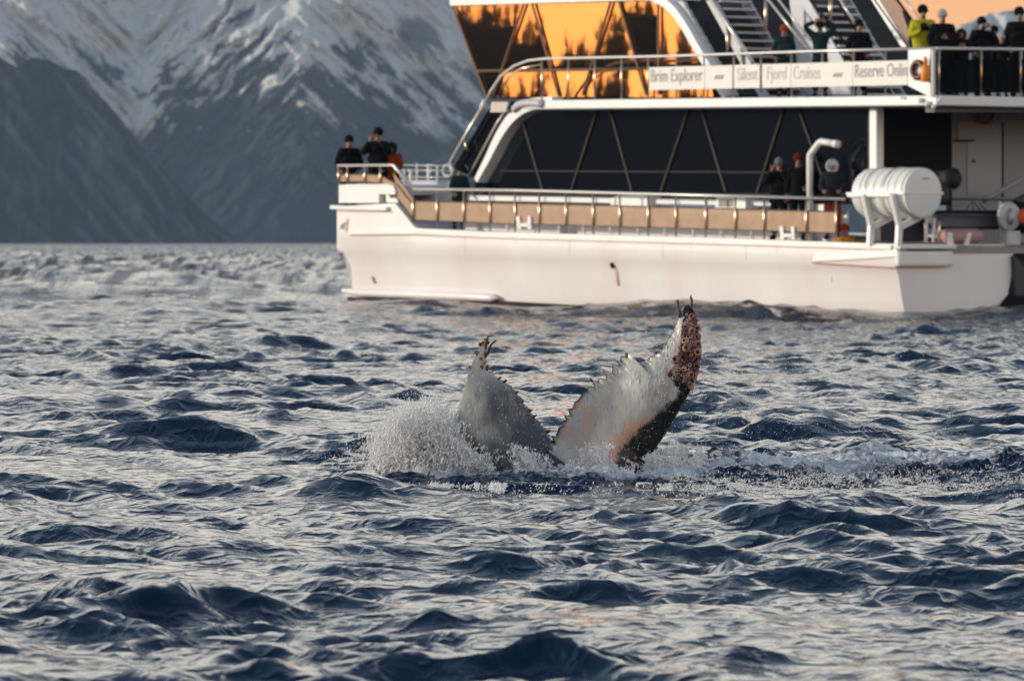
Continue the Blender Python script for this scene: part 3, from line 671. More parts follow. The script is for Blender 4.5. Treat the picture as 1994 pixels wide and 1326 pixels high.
railing('upper_side_railing', [(946, 198), (956, 178), (975, 150), (1000, 130), (1028, 119), (1060, 115), (1300, 110), (1600, 100), (1820, 95)], [(946, 215), (1003, 196), (1060, 194), (1400, 190), (1820, 186)], .05, up[1:], None)
bar('upper_inner_rail', [(978, 172), (992, 150), (1015, 134), (1055, 126)], .1, .025, STEEL)
# aft edge of the upper deck: crosswise railing
XA = e1.x
aft = empty('upper_aft_railing', parent=ship)
def crossbar(name, a, c, x0, r, m, par): 
    b_ = MB(); b_.tube([Cc(a[0], a[1], x0), Cc(c[0], c[1], x0)], r, 8); return b_.build(name, m, par, smooth='all')
crossbar('top_rail', (1822, 95), (2130, 98), XA - .08, .034, RAILP, aft)
for x_ in (1829, 1911, 1988, 2060): crossbar('post', (x_, 96), (x_, 186), XA - .08, .03, STEEL, aft)
DKP = meshmat('dark_smoked_screen', (.004, .004, .005), .90); DKP.node_tree.nodes['Principled BSDF'].inputs['Specular IOR Level'].default_value = .03
for a_, c_ in ((1831, 1909), (1913, 1986), (1990, 2058)):
    b_ = MB(); b_.prism([Cc(a_, 116, XA - .04), Cc(c_, 117, XA - .04), Cc(c_, 182, XA - .04), Cc(a_, 181, XA - .04)], (-.01, 0, 0)); b_.build('smoked_panel', DKP, aft)
b_ = MB(); b_.prism([B(1768, 98, -.03), B(1812, 96, -.03), B(1812, 190, -.03), B(1768, 168, -.03)], (0, .06, 0)); b_.build('corner_screen', WHITE2, ship, bevel=.01)
b_ = MB(); b_.prism([Cc(1817, 98, XA), Cc(1822, 98, XA), Cc(1822, 190, XA), Cc(1817, 190, XA)], (-.05, 0, 0)); b_.build('corner_screen', GREYP, ship)
# pillars, aft bulkhead
b_ = MB(); a = B(1692, 204, .5); c = B(1707, 325, .5); b_.box(a.x, c.x, .5, .72, B(1700, 395, .5).z, a.z); b_.build('pillar', WHITE2, ship, bevel=.03)
XB = -1.9
b_ = MB(); b_.prism([Cc(1713, 213, XB), Cc(1853, 213, XB), Cc(1853, 400, XB), Cc(1713, 400, XB)], (-.3, 0, 0)); b_.build('doorway_opening', BLACK, ship)
b_ = MB(); b_.prism([Cc(1854, 200, XB), Cc(2150, 200, XB), Cc(2150, 474, XB), Cc(1854, 474, XB)], (-.2, 0, 0)); b_.build('aft_bulkhead', mat('grey_white_bulkhead', (.24, .25, .29), .5, noise=.05), ship)  # bulkhead and door greys lowered to carry the shade under the deck
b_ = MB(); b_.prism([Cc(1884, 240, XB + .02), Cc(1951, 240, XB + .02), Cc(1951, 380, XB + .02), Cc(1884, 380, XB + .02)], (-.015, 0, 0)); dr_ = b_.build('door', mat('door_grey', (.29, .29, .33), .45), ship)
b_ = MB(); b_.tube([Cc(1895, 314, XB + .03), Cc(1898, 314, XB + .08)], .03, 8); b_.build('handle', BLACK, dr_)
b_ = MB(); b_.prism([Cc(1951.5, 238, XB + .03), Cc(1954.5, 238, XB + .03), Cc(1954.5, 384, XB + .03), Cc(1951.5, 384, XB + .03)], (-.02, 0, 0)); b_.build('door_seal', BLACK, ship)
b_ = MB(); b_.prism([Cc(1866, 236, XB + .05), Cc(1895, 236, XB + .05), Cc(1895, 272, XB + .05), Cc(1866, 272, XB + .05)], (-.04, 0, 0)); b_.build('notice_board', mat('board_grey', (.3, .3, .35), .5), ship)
b_ = MB(); b_.prism([Cc(1862, 272.5, XB + .1), Cc(1898, 272.5, XB + .1), Cc(1898, 276, XB + .1), Cc(1862, 276, XB + .1)], (-.1, 0, 0)); b_.build('shelf', BLACK, ship)
b_ = MB(); b_.prism([Cc(1820, 207, XA - .3), Cc(2150, 209, XA - .3), Cc(2150, 219, XA - .3), Cc(1820, 219, XA - .3)], (-.3, 0, 0)); b_.build('deck_beam', mat('dark_beam', (.09, .09, .11), .6), ship)
bl = MB(); 
for p in [(1792, 196, .06), (1806, 203, .07), (1818, 208, .05), (1756, 191, .035), (1830, 195, .05)]: bl.ball(B(p[0], p[1], -.06), p[2], 10, 8)
bl.build('deck_lamp', WHITE2, ship, smooth='all')
# long white bench and lockers behind the side rail
b_ = MB(); b_.prism([B(905, 380, .6), B(1504, 391, .6), B(1504, 402, .6), B(905, 391, .6)], (0, .3, 0)); b_.build('side_bench', WHITE2, ship, bevel=.02)
b_ = MB(); b_.prism([B(905, 400, .88), B(1650, 410, .88), B(1650, 472, .88), B(905, 450, .88)], (0, .04, 0)); b_.build('cabin_lower_wall', WHITE2, ship)
for pts in ([(1186, 402), (1193, 385), (1203, 379), (1262, 380), (1262, 404)], [(1392, 406), (1394, 381), (1432, 382), (1434, 407)], [(1588, 398), (1605, 398), (1605, 412), (1588, 412)], [(1432, 384), (1452, 384), (1452, 408), (1432, 407)]):
    b_ = MB(); b_.prism([B(p[0], p[1], .45) for p in pts], (0, .4, 0)); b_.build('deck_locker', WHITE2, ship, bevel=.02)
b_ = MB(); b_.prism([B(1399, 389, .44), B(1427, 389, .44), B(1427, 403, .44), B(1399, 403, .44)], (0, .02, 0)); b_.build('locker_vent', MULL, ship)
for x0, y0 in ((1019, 447), (1532, 467)):
    cl = MB()
    for dx in (-12, 8): cl.prism([B(x0 + dx, y0, .03), B(x0 + dx + 7, y0, .03), B(x0 + dx + (6 if dx > 0 else 4), y0 - 26, .03), B(x0 + dx + (0 if dx > 0 else -3), y0 - 26, .03)], (0, .1, 0))
    cl.prism([B(x0 - 10, y0 - 12, .03), B(x0 + 13, y0 - 12, .03), B(x0 + 13, y0 - 5, .03), B(x0 - 10, y0 - 5, .03)], (0, .1, 0))
    cl.build('mooring_bitt', WHITE2, ship, bevel=.01)
for x_ in (905, 1108, 1290, 1452):                              # weld seams down the topside
    y0 = np.interp(x_, *zip(*GUN)); y1 = np.interp(x_, *zip(*CHN)); b_ = MB(); b_.prism([B(x_, y0 + 10, -.001), B(x_ + 1.2, y0 + 10, -.001), B(x_ + 1.2, y1 - 2, -.001), B(x_, y1 - 2, -.001)], (0, -.004, 0)); b_.build('weld_seam', mat('seam_grey', (.60, .57, .55), .5), ship)
RS = mat('faint_rust_run', (.70, .56, .50), .6)
for x_, y0, l_, w_ in ((760, 497, 16, 1.2), (838, 500, 22, 1.0), (1003, 462, 14, 1.0), (1248, 504, 18, 1.1), (1345, 470, 16, .9), (1512, 478, 18, 1.2), (1618, 520, 30, 1.2), (1655, 520, 18, .9)):
    up_ = y0 < 485; b_ = MB(); q0 = .0 if up_ else .085; q1 = .0 if up_ else .125; b_.prism([B(x_ - w_, y0, q0), B(x_ + w_, y0, q0), B(x_ + w_ * .4 + 1, y0 + l_, q1), B(x_ + .5, y0 + l_, q1)], (0, -.004 if up_ else .03, 0)); b_.build('rust_run', RS, ship)
# davit pipe
b_ = MB(); b_.tube([B(x_, y_, .35) for x_, y_ in [(1577, 468), (1577, 312), (1577, 303), (1581, 297), (1594, 280), (1599, 276), (1607, 277), (1631, 281)]], [.075] * 8, 12); b_.build('davit', WHITE2, ship, smooth='all')
b_ = MB(); b_.tube([B(1624, 280, .35), B(1633, 281.5, .35)], .085, 12); b_.build('davit_cap', WHITE2, ship, smooth='all')
# bow deck fittings seen past the people
for x_, y0, y1, r_ in ((787, 332, 362, .03), (800, 330, 362, .05), (812, 318, 362, .03), (835, 320, 362, .05), (852, 322, 362, .03)): bar('far_rail_post', [(x_, y0), (x_, y1)], 3.0, r_, WHITE2)
for y_ in (322, 332, 345, 352): bar('far_rail', [(780, y_), (880, y_ + 1)], 3.0, .018, RAILP)
b_ = MB(); b_.prism([B(800, 352, 2.2), B(885, 352, 2.2), B(885, 375, 2.2), B(800, 372, 2.2)], (0, .8, 0)); b_.build('windlass_housing', GREYP, ship, bevel=.03)
b_ = MB(); b_.prism([B(806, 374, 1.2), B(905, 376, 1.2), B(905, 446, 1.2), B(812, 443, 1.2)], (0, .06, 0)); b_.build('forward_wall', GREYP, ship)

# aft deck fittings in shade
XS = -.45
def cbox(name, x0, y0, x1, y1, xl, th, m, bv=.01):
    b_ = MB(); b_.prism([Cc(x0, y0, xl), Cc(x1, y0, xl), Cc(x1, y1, xl), Cc(x0, y1, xl)], (-th, 0, 0)); return b_.build(name, m, ship, bevel=bv)
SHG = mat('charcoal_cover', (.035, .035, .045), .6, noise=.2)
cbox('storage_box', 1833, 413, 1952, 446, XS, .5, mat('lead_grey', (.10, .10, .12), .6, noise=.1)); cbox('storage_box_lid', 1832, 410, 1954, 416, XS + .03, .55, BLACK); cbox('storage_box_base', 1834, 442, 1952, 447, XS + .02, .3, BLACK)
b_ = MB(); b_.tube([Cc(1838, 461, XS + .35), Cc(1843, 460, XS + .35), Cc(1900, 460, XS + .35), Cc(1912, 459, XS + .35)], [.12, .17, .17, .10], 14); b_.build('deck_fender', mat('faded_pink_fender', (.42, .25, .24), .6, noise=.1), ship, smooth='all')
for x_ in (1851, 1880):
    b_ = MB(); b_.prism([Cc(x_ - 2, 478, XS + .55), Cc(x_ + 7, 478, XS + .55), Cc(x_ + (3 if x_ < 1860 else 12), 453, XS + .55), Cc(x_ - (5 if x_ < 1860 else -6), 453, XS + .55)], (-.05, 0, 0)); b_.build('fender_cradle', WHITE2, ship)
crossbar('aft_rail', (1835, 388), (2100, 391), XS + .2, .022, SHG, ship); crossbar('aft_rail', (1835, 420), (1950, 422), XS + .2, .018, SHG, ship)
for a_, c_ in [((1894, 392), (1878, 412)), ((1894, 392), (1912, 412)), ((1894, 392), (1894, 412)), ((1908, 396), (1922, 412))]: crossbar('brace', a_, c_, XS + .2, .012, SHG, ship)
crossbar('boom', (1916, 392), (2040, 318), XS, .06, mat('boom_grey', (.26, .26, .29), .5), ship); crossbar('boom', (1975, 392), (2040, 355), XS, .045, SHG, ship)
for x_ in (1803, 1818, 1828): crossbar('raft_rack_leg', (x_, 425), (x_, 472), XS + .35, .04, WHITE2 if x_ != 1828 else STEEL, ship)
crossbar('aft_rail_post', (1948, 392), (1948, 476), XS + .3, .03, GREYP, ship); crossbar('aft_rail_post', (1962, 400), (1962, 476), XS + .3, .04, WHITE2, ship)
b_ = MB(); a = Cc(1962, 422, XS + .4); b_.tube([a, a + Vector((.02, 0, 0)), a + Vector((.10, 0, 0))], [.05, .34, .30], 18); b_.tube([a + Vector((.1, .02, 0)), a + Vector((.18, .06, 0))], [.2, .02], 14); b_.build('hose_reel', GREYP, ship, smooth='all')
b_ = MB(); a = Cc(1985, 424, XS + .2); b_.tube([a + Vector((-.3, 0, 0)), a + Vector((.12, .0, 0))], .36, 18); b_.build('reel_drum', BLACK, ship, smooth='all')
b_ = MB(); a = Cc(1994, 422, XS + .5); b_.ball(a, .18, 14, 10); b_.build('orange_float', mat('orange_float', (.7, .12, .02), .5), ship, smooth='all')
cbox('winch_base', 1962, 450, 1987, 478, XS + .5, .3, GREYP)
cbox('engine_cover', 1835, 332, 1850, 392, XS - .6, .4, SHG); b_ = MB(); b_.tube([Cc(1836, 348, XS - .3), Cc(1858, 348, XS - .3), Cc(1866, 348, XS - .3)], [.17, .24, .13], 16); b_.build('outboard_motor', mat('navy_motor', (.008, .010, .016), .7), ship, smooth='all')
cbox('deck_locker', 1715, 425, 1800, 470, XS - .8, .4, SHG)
# far hull tunnel: dark fender at right edge
b_ = MB(); b_.prism([Cc(1976, 498, .1), Cc(1994, 520, .1), Cc(2010, 575, .1), Cc(1978, 575, .1)], (-.3, 0, 0)); b_.build('tunnel_fender', SHG, ship)
b_ = MB(); b_.prism([Cc(1954, 598, .15), Cc(1972, 575, .15), Cc(2040, 575, .15), Cc(2040, 615, .15), Cc(1950, 615, .15)], (-.4, 0, 0)); b_.build('tunnel_fender', BLACK, ship)

# ------------------------------------------------------------------ things carried by the ship (own top-level objects)
# life raft canister
ra = B(1686, 376, .42); rb = Cc(1798, 376, .42 * 0 + .43)
raft = empty('life_raft_canister', Wd((0, .42, 2.05)), -TH); tag(raft, 'large ribbed white life raft canister in a cradle on the stern corner', 'life raft')
zc_ = 2.64 - 2.05; RW = mat('raft_white', (.76, .76, .74), .35, noise=.04)
x_a, x_b = ra.x, .43
b_ = MB(); pts = []; rad = []
L = x_b - x_a
prof = [(0, .12), (.01, .40), (.05, .50), (.09, .525)]
nr = 7
for i in range(nr):
    s0 = .10 + .84 * i / nr; s1 = .10 + .84 * (i + 1) / nr
    prof += [(s0, .525), (s0 + .012, .555), (s1 - .012, .555), (s1, .525)]
prof += [(.96, .545), (.985, .545), (.995, .52), (1.0, .48), (1.0, .01)]
b_.tube([(x_a + L * p[0], 0, zc_) for p in prof], [p[1] for p in prof], 36); b_.build('canister', RW, raft, smooth=True)
b_ = MB(); b_.box(x_a - .01, x_b + .012, -.575, .575, zc_ - .035, zc_ + .03); b_.build('seam_flange', RW, raft, bevel=.01)
b_ = MB(); b_.box(x_b + .002, x_b + .008, -.05, .17, zc_ + .30, zc_ + .325); b_.build('label_print', GREYPR, raft)
for s_ in (.3, .62):
    b_ = MB(); xx = x_a + L * s_ 
    ring = [(xx, .565 * math.cos(a_), zc_ + .565 * math.sin(a_)) for a_ in np.linspace(0, 2 * math.pi, 33)]; b_.tube(ring, .012, 6, caps=False); b_.build('strap', RAILP, raft)
# cradle belongs to the ship
for px_ in (1686, 1741):
    a = B(px_, 470, -.12); xx = a.x; c_ = empty('raft_cradle', parent=ship)
    for pl in ([(xx, -.05, 1.5), (xx, -.02, 1.95), (xx, -.62 + .42 - .02, 2.52 + .1)], [(xx, -.02, 1.9), (xx, .55, 2.12), (xx, .9, 2.3)]):
        b_ = MB()
        for p, q in zip(pl[:-1], pl[1:]):
            p = Vector(p); q = Vector(q); d_ = (q - p).normalized(); nn = Vector((0, -d_.z, d_.y)) * .065
            b_.prism([p - nn, q - nn, q + nn, p + nn], (.11, 0, 0))
        b_.build('cradle_arm', WHITE2, c_, bevel=.01)
b_ = MB(); b_.box(B(1664, 470).x, B(1741, 470).x + .1, -.22, -.14, 2.56, 2.64); b_.build('cradle_bar', WHITE2, ship, bevel=.01)
# lifebuoys / lights on corner screen
def torus_buoy(loc, r, rr, m, label, name='lifebuoy', facing='side', half=False):
    b_ = MB(); pts = [(r * math.cos(a_), 0, r * math.sin(a_)) if facing == 'side' else (0, r * math.cos(a_), r * math.sin(a_)) for a_ in (np.linspace(0, 2 * math.pi, 25))]
    b_.tube(pts, rr, 10, caps=False); o = b_.build(name, m, None, smooth='all'); o.location = Wd(loc); o.rotation_euler = (0, 0, -TH); return tag(o, label, 'lifebuoy')
ORG = mat('orange_plastic', (.85, .28, .03), .45, noise=.1); REDP = mat('dark_red_plastic', (.10, .022, .016), .45, noise=.1)
torus_buoy(B(1787, 137, -.09), .17, .06, REDP, 'small dark red ring hung on the white corner screen of the upper deck')
torus_buoy(Cc(1920, 218, XB + .12), .24, .05, REDP, 'red lifebuoy under the deck beam above the grey aft door', facing='aft')
ol = empty('rescue_light', Wd(B(1802, 140, -.12)), -TH); tag(ol, 'bright orange rescue light hanging on the upper deck corner screen', 'rescue light')
b_ = MB(); b_.tube([(0, 0, -.22), (0, 0, -.18), (0, 0, .02), (0, 0, .12), (0, 0, .16)], [.07, .10, .11, .08, .04], 14); b_.build('float_body', ORG, ol, smooth='all')
b_ = MB(); b_.tube([(0, 0, .16), (0, 0, .22), (0, 0, .32)], [.045, .055, .03], 12); b_.build('lamp_head', ORG, ol, smooth='all')

# banner on the upper rail
ban = empty('banner', Wd(B(1500, 150, -.02)), -TH); tag(ban, 'long white banner with grey cruise lettering tied along the upper deck rail', 'banner')
o0 = B(1500, 150, -.02); BANM = mat('banner_cloth', (.80, .78, .72), .6, noise=.03, nscale=3)
tY = lambda x: np.interp(x, [1265, 1768], [132, 118]); bY = lambda x: np.interp(x, [1265, 1768], [176, 166])
LET = mat('soft_grey_lettering', (.30, .30, .27), .6); LETP = mat('pale_grey_lettering', (.52, .51, .47), .6); LGD = mat('dark_emblem_print', (.12, .15, .14), .6)
panels = [(1265, 1372.5), (1373.5, 1427), (1430, 1480), (1485, 1540.5), (1541.5, 1660.5), (1661.5, 1768)]
texts = [[('Brim Explorer', 1269, 1369, LET)], [], [('Silent', 1437, 1476, LETP)], [('Fjord', 1495, 1532, LETP)], [('Cruises', 1546, 1598, LETP)], [('Reserve Onlin', 1666, 1767, LET)]]
logos = [None, 1400, None, None, 1631, None]
for i, (a_, c_) in enumerate(panels):
    b_ = MB(); b_.prism([B(a_, bY(a_), -.02) - o0, B(c_, bY(c_), -.02) - o0, B(c_, tY(c_), -.02) - o0, B(a_, tY(a_), -.02) - o0], (0, -.012, 0)); pn = b_.build('panel', BANM, ban)
    for s_, x0, x1, lm in texts[i]:
        cu = bpy.data.curves.new('lettering', 'FONT'); cu.body = s_; cu.size = 1; cu.extrude = .004; cu.materials.append(lm)
        to = bpy.data.objects.new('lettering', cu); COL.objects.link(to); to.parent = pn
        bpy.context.view_layer.update(); tm = bpy.data.meshes.new_from_object(to.evaluated_get(bpy.context.evaluated_depsgraph_get())); tm.name = 'lettering'; tm.materials.clear(); tm.materials.append(lm); bpy.data.objects.remove(to); to = bpy.data.objects.new('lettering', tm); COL.objects.link(to); to.parent = pn; bb = [Vector(c__) for c__ in to.bound_box]; w_ = max(v.x for v in bb) - min(v.x for v in bb)
        p0 = B(x0, np.interp((x0 + x1) / 2, [1265, 1768], [161.5, 150]), -.02); p1 = B(x1, 160, -.02)
        sx = (p1.x - p0.x) / w_; sy = .29 / .70
        to.scale = (sx, sy, 1); to.rotation_euler = (R(90), 0, 0)
        to.location = p0 - o0 + Vector((0, -.018, 0)); to.location.x -= min(v.x for v in bb) * sx
        ang_ = math.atan2(B(x1, 0, 0).z * 0 + (B(x1, tY(x1), -.02).z - B(x0, tY(x0), -.02).z), p1.x - p0.x); to.rotation_euler = (R(90), -ang_, 0)
    if logos[i]:
        for k in range(3):
            x0 = logos[i] - 9 + k * 6; yb = np.interp(x0, [1265, 1768], [154, 145]) + 3
            b_ = MB(); b_.prism([B(x0, yb, -.034) - o0, B(x0 + 3.6, yb, -.034) - o0, B(x0 + 7, yb - 8, -.034) - o0, B(x0 + 4.2, yb - 8, -.034) - o0], (0, -.006, 0)); b_.build('emblem_bar', LGD, pn)

# ------------------------------------------------------------------ people
SKIN = mat('skin', (.30, .155, .11), .5, noise=.1, nscale=8)
def cloth(name, c): return mat(name, c, .95, noise=.35, nscale=7, bump=.8, bscale=9, spec=.15)
CB = cloth('black_cloth', (.007, .0065, .008)); CN = cloth('navy_cloth', (.02, .024, .035)); CT_ = cloth('teal_cloth', (.010, .036, .038)); CG = cloth('grey_blue_cloth', (.05, .055, .075))
CY = cloth('yellow_cloth', (.52, .50, .02)); CO = cloth('orange_cloth', (.36, .06, .015)); CR = cloth('red_cloth', (.13, .018, .014)); CW = cloth('white_fur', (.60, .62, .66)); CGR = cloth('grey_wool', (.16, .17, .21)); CBR = cloth('brown_fur', (.08, .035, .02))
CREAM = cloth('cream_wool', (.5, .45, .42))
def skin_mesh(name, verts, edges, radii, m, parent, root=0, sub=2):
    me = bpy.data.meshes.new(name); me.from_pydata(verts, edges, [])
    o = bpy.data.objects.new(name, me); COL.objects.link(o)
    sm = o.modifiers.new('skin', 'SKIN'); sm.use_smooth_shade = True
    for i, v in enumerate(me.skin_vertices[0].data):
        r_ = radii[i]; v.radius = r_ if isinstance(r_, tuple) else (r_, r_); v.use_root = (i == root)
    ss = o.modifiers.new('sub', 'SUBSURF'); ss.levels = sub; ss.render_levels = sub
    dg = bpy.context.evaluated_depsgraph_get(); ev = o.evaluated_get(dg)
    nm = bpy.data.meshes.new_from_object(ev); nm.name = name; o.modifiers.clear(); o.data = nm; bpy.data.meshes.remove(me)
    nm.materials.clear(); nm.materials.append(m); nm.polygons.foreach_set('use_smooth', [True] * len(nm.polygons)); o.parent = parent
    return o
def hand(parent, w, dirv, m, side):
    b_ = MB(); d_ = Vector(dirv).normalized(); s_ = d_.cross(Vector((0, 1, 0)));
    if s_.length < .1: s_ = Vector((1, 0, 0))
    s_.normalize(); n_ = d_.cross(s_)
    w = Vector(w); b_.tube([w, w + d_ * .03, w + d_ * .09], [.028, .042, .04], 10)
    for k, ln in enumerate((.065, .078, .072, .055)):
        base = w + d_ * .08 + s_ * (k - 1.5) * .021
        b_.tube([base, base + d_ * ln * .5 + n_ * .008, base + d_ * ln * .85 + n_ * .03], [.011, .0105, .008], 6)
    th = w + d_ * .03 + s_ * .035 * side
    b_.tube([th, th + s_ * .03 * side + d_ * .02, th + s_ * .035 * side + d_ * .05], [.013, .012, .009], 6)
    return b_.build('hand', m, parent, smooth='all')
ARMS = {'down': [(.24, .0, 1.15), (.25, -.05, .90)], 'rail': [(.25, -.06, 1.16), (.17, -.30, 1.06)], 'face': [(.30, -.16, 1.24), (.09, -.22, 1.53)],
        'high': [(.36, -.04, 1.64), (.10, -.12, 1.74)], 'pocket': [(.27, .03, 1.15), (.19, -.10, .98)], 'chest': [(.25, -.10, 1.16), (.06, -.24, 1.30)], 'cross': [(.24, -.08, 1.14), (.02, -.20, 1.20)]}
def person(foot, yaw, scale, label, jacket, trousers, hat, al='rail', ar='rail', hatkind='beanie', lean=0.0, glove=None, crouch=0.0, group=None, bulk=1.0, face=True, backpack=None):
    p = empty('person', foot, yaw); p.scale = (scale, scale, scale); tag(p, label, 'person', group)
    def Ln(v):                       # lean forward about the hips (towards -y)
        v = Vector(v)
        if v.z > .9 and lean: v = Vector((0, 0, .9)) + Matrix.Rotation(lean, 3, 'X') @ (v - Vector((0, 0, .9)))
        v.z -= crouch; return v
    kn = .5 - crouch * .5
    sh = [(.17, 0, 1.41), (-.17, 0, 1.41)]
    A = [[Vector((s_ * q[0], q[1], q[2])) for q in ARMS[n_]] for s_, n_ in ((1, al), (-1, ar))]
    spine = [(0, 0, .93), (0, 0, 1.12), (0, 0, 1.32), (0, .0, 1.44), (0, 0, 1.50), (0, -.01, 1.60), (0, 0, 1.69)]
    V_ = [Ln(v) for v in spine]; E = [(i, i + 1) for i in range(6)]; Rr = [(.12, .10), (.12, .09), (.14, .10), (.08, .07), .052, (.078, .088), (.07, .078)]
    for k in (0, 1):
        b0 = len(V_); V_ += [Ln(sh[k]), Ln(A[k][0]), Ln(A[k][1])]; E += [(3, b0), (b0, b0 + 1), (b0 + 1, b0 + 2)]; Rr += [.06, .042, .028]
    for s_ in (1, -1):
        b0 = len(V_); hx = .1 * s_
        V_ += [Vector((hx, 0, .86 - crouch)), Vector((hx * 1.1, -.02 - crouch * .8, kn)), Vector((hx * 1.1, .02, .09)), Vector((hx * 1.2, -.14, .04))]; E += [(0, b0), (b0, b0 + 1), (b0 + 1, b0 + 2), (b0 + 2, b0 + 3)]; Rr += [.08, .055, .04, .035]
    V_.append(Ln((0, -.10, 1.595))); E.append((5, len(V_) - 1)); Rr.append(.012)      # nose
    skin_mesh('body', V_, E, Rr, SKIN, p)
    # jacket
    V_ = [Ln(v) for v in [(0, 0, .84), (0, 0, .98), (0, 0, 1.15), (0, 0, 1.33), (0, .01, 1.44), (0, .01, 1.51)]]; E = [(i, i + 1) for i in range(5)]
    Rr = [(.19 * bulk, .15 * bulk), (.185 * bulk, .14 * bulk), (.18 * bulk, .14 * bulk), (.20 * bulk, .15 * bulk), (.14, .11), (.075, .075)]
    for k in (0, 1):
        b0 = len(V_); V_ += [Ln(sh[k]), Ln(A[k][0]), Ln(A[k][0].lerp(A[k][1], .93))]; E += [(4, b0), (b0, b0 + 1), (b0 + 1, b0 + 2)]; Rr += [.095 * bulk, .07 * bulk, .05]
    skin_mesh('jacket', V_, E, Rr, jacket, p, root=1)
    # trousers
    V_ = [Vector((0, 0, .92 - crouch))]; E = []; Rr = [(.15, .12)]
    for s_ in (1, -1):
        b0 = len(V_); hx = .1 * s_
        V_ += [Vector((hx, 0, .82 - crouch)), Vector((hx * 1.1, -.02 - crouch * .8, kn)), Vector((hx * 1.1, .02, .12))]; E += [(0, b0), (b0, b0 + 1), (b0 + 1, b0 + 2)]; Rr += [.11, .085, .08]
    skin_mesh('trousers', V_, E, Rr, trousers, p)
    for s_ in (1, -1):
        b_ = MB(); b_.tube([(.12 * s_, .06, .05), (.12 * s_, 0, .06), (.13 * s_, -.1, .045), (.13 * s_, -.19, .035)], [.045, .06, .05, .03], 10); b_.build('boot', CB, p, smooth='all')
    hc = Ln((0, 0, 1.655))
    b_ = MB()
    if hatkind == 'beanie': b_.ball(hc + Vector((0, .015, .045)), .115, 16, 10, stretch=(.92, 1.0, .95)); b_.tube([hc + Vector((0, .012, .005)), hc + Vector((0, .01, .04))], .112, 16)
    elif hatkind == 'hood': 
        for s_ in range(14):
            a_ = s_ / 13 * 2 * math.pi; b_.ball(hc + Vector((.115 * math.sin(a_), -.05, -.035 + .125 * math.cos(a_))), .036, 8, 6)
        b_.ball(hc + Vector((0, .05, -.01)), .135, 14, 10)
    elif hatkind == 'hair': b_.ball(hc + Vector((0, .03, .02)), .11, 14, 10, stretch=(.95, 1, 1.1))
    b_.build('hat' if hatkind == 'beanie' else ('hood' if hatkind == 'hood' else 'hair'), hat, p, smooth='all')
    if face:
        b_ = MB(); h0 = Ln((0, -.088, 1.615))
        for s_ in (-1, 1): b_.ball(h0 + Vector((.032 * s_, .004, .012)), .012, 8, 6)
        b_.ball(h0 + Vector((0, .002, -.052)), .012, 8, 6, stretch=(2, .8, .5)); b_.build('face', mat('dark_features', (.06, .025, .02), .5) if 'DF' not in globals() else DF, p, smooth='all')
    for k, s_ in ((0, 1), (1, -1)):
        w_ = Ln(A[k][1]); e_ = Ln(A[k][0]); hand(p, w_ - (w_ - e_).normalized() * .01, (w_ - e_), glove or SKIN, -s_)
    if backpack:
        b_ = MB(); c0 = Ln((0, .2, 1.24)); b_.ball(c0, .2, 14, 10, stretch=(.85, .55, 1.25)); b_.build('backpack', backpack, p, smooth='all')
    return p
DF = mat('dark_features', (.06, .025, .02), .5)
def camera_thing(loc, yaw, label, lens=.12, lm=None):
    e = empty('hand_camera', loc, yaw); tag(e, label, 'camera')
    b_ = MB(); b_.box(-.07, .07, -.03, .04, -.045, .045); b_.box(-.025, .025, -.02, .03, .045, .07); b_.build('camera_body', BLACK, e, bevel=.008)
    b_ = MB(); b_.tube([(0, -.03, 0), (0, -.05, 0), (0, -.03 - lens, 0)], [.035, .036, .042], 12); b_.build('camera_lens', lm or BLACK, e, smooth='all')
def at(px, py_head, w, hgt=1.74):
    """foot position for a person whose head top shows at (px, py_head), standing w inboard"""
    l = B(px, py_head, w); return Wd((l.x, l.y, l.z - hgt)), l.z - hgt
def face_cam(loc, off=0): return math.atan2(loc[0], loc[1]) * -1 + off
def put(px, py, w, label, sc_, floor=None, **k):
    l = B(px, py, w); foot_z = floor if floor is not None else l.z - 1.77 * sc_
    if floor is not None: sc_ = (l.z - floor) / (1.775 - k.get('crouch', 0) * 1.0)
    f = Wd((l.x, l.y, foot_z)); return person(f, k.pop('yaw', 0.0), sc_, label, **k), f, sc_
zbow = zb_
put(680, 265, .42, 'person in black coat and black hat at the bow rail, nearest the tip', 1, floor=zbow, jacket=CB, trousers=CB, hat=CB, al='pocket', ar='pocket', yaw=.15, bulk=1.22)
_, f, s_ = put(736, 250, .42, 'taller person in black holding binoculars to the face on the bow', 1, floor=zbow, jacket=CB, trousers=CB, hat=CB, al='face', ar='face', yaw=-.3, bulk=1.12, glove=SKIN)
camera_thing(f + Vector((-.05, -.27, 1.58)) * 1.0, -.3, 'small dark camera at the face of the tall person on the bow', .05)
put(763, 277, .75, 'person in orange jacket with dark teal hood right of the tall one on the bow', 1, floor=zbow, jacket=CO, trousers=CO, hat=CT_, hatkind='hood', al='rail', ar='rail', yaw=-.2, bulk=1.1)
put(893, 322, .48, 'person in dark green jacket leaning on the side rail below the forward stair', 1, floor=zf_ - .02, jacket=CT_, trousers=CB, hat=CB, al='rail', ar='rail', lean=.25, yaw=.2)
put(940, 284, 1.15, 'dark figure with red collar climbing the forward stair', .98, jacket=CB, trousers=CB, hat=CB, al='down', ar='rail', yaw=.5)
zst = B(1550, 467, .4).z
put(1517, 309, .45, 'person in grey wool hat and black coat, hands at mouth, by the white davit', 1, floor=zst, jacket=CB, trousers=CB, hat=CGR, al='face', ar='face', yaw=-.35, bulk=1.12)
put(1555, 300, .62, 'person in dark red beanie and black jacket left of the white davit', 1, floor=zst, jacket=CB, trousers=CB, hat=CR, al='rail', ar='down', yaw=-.1)
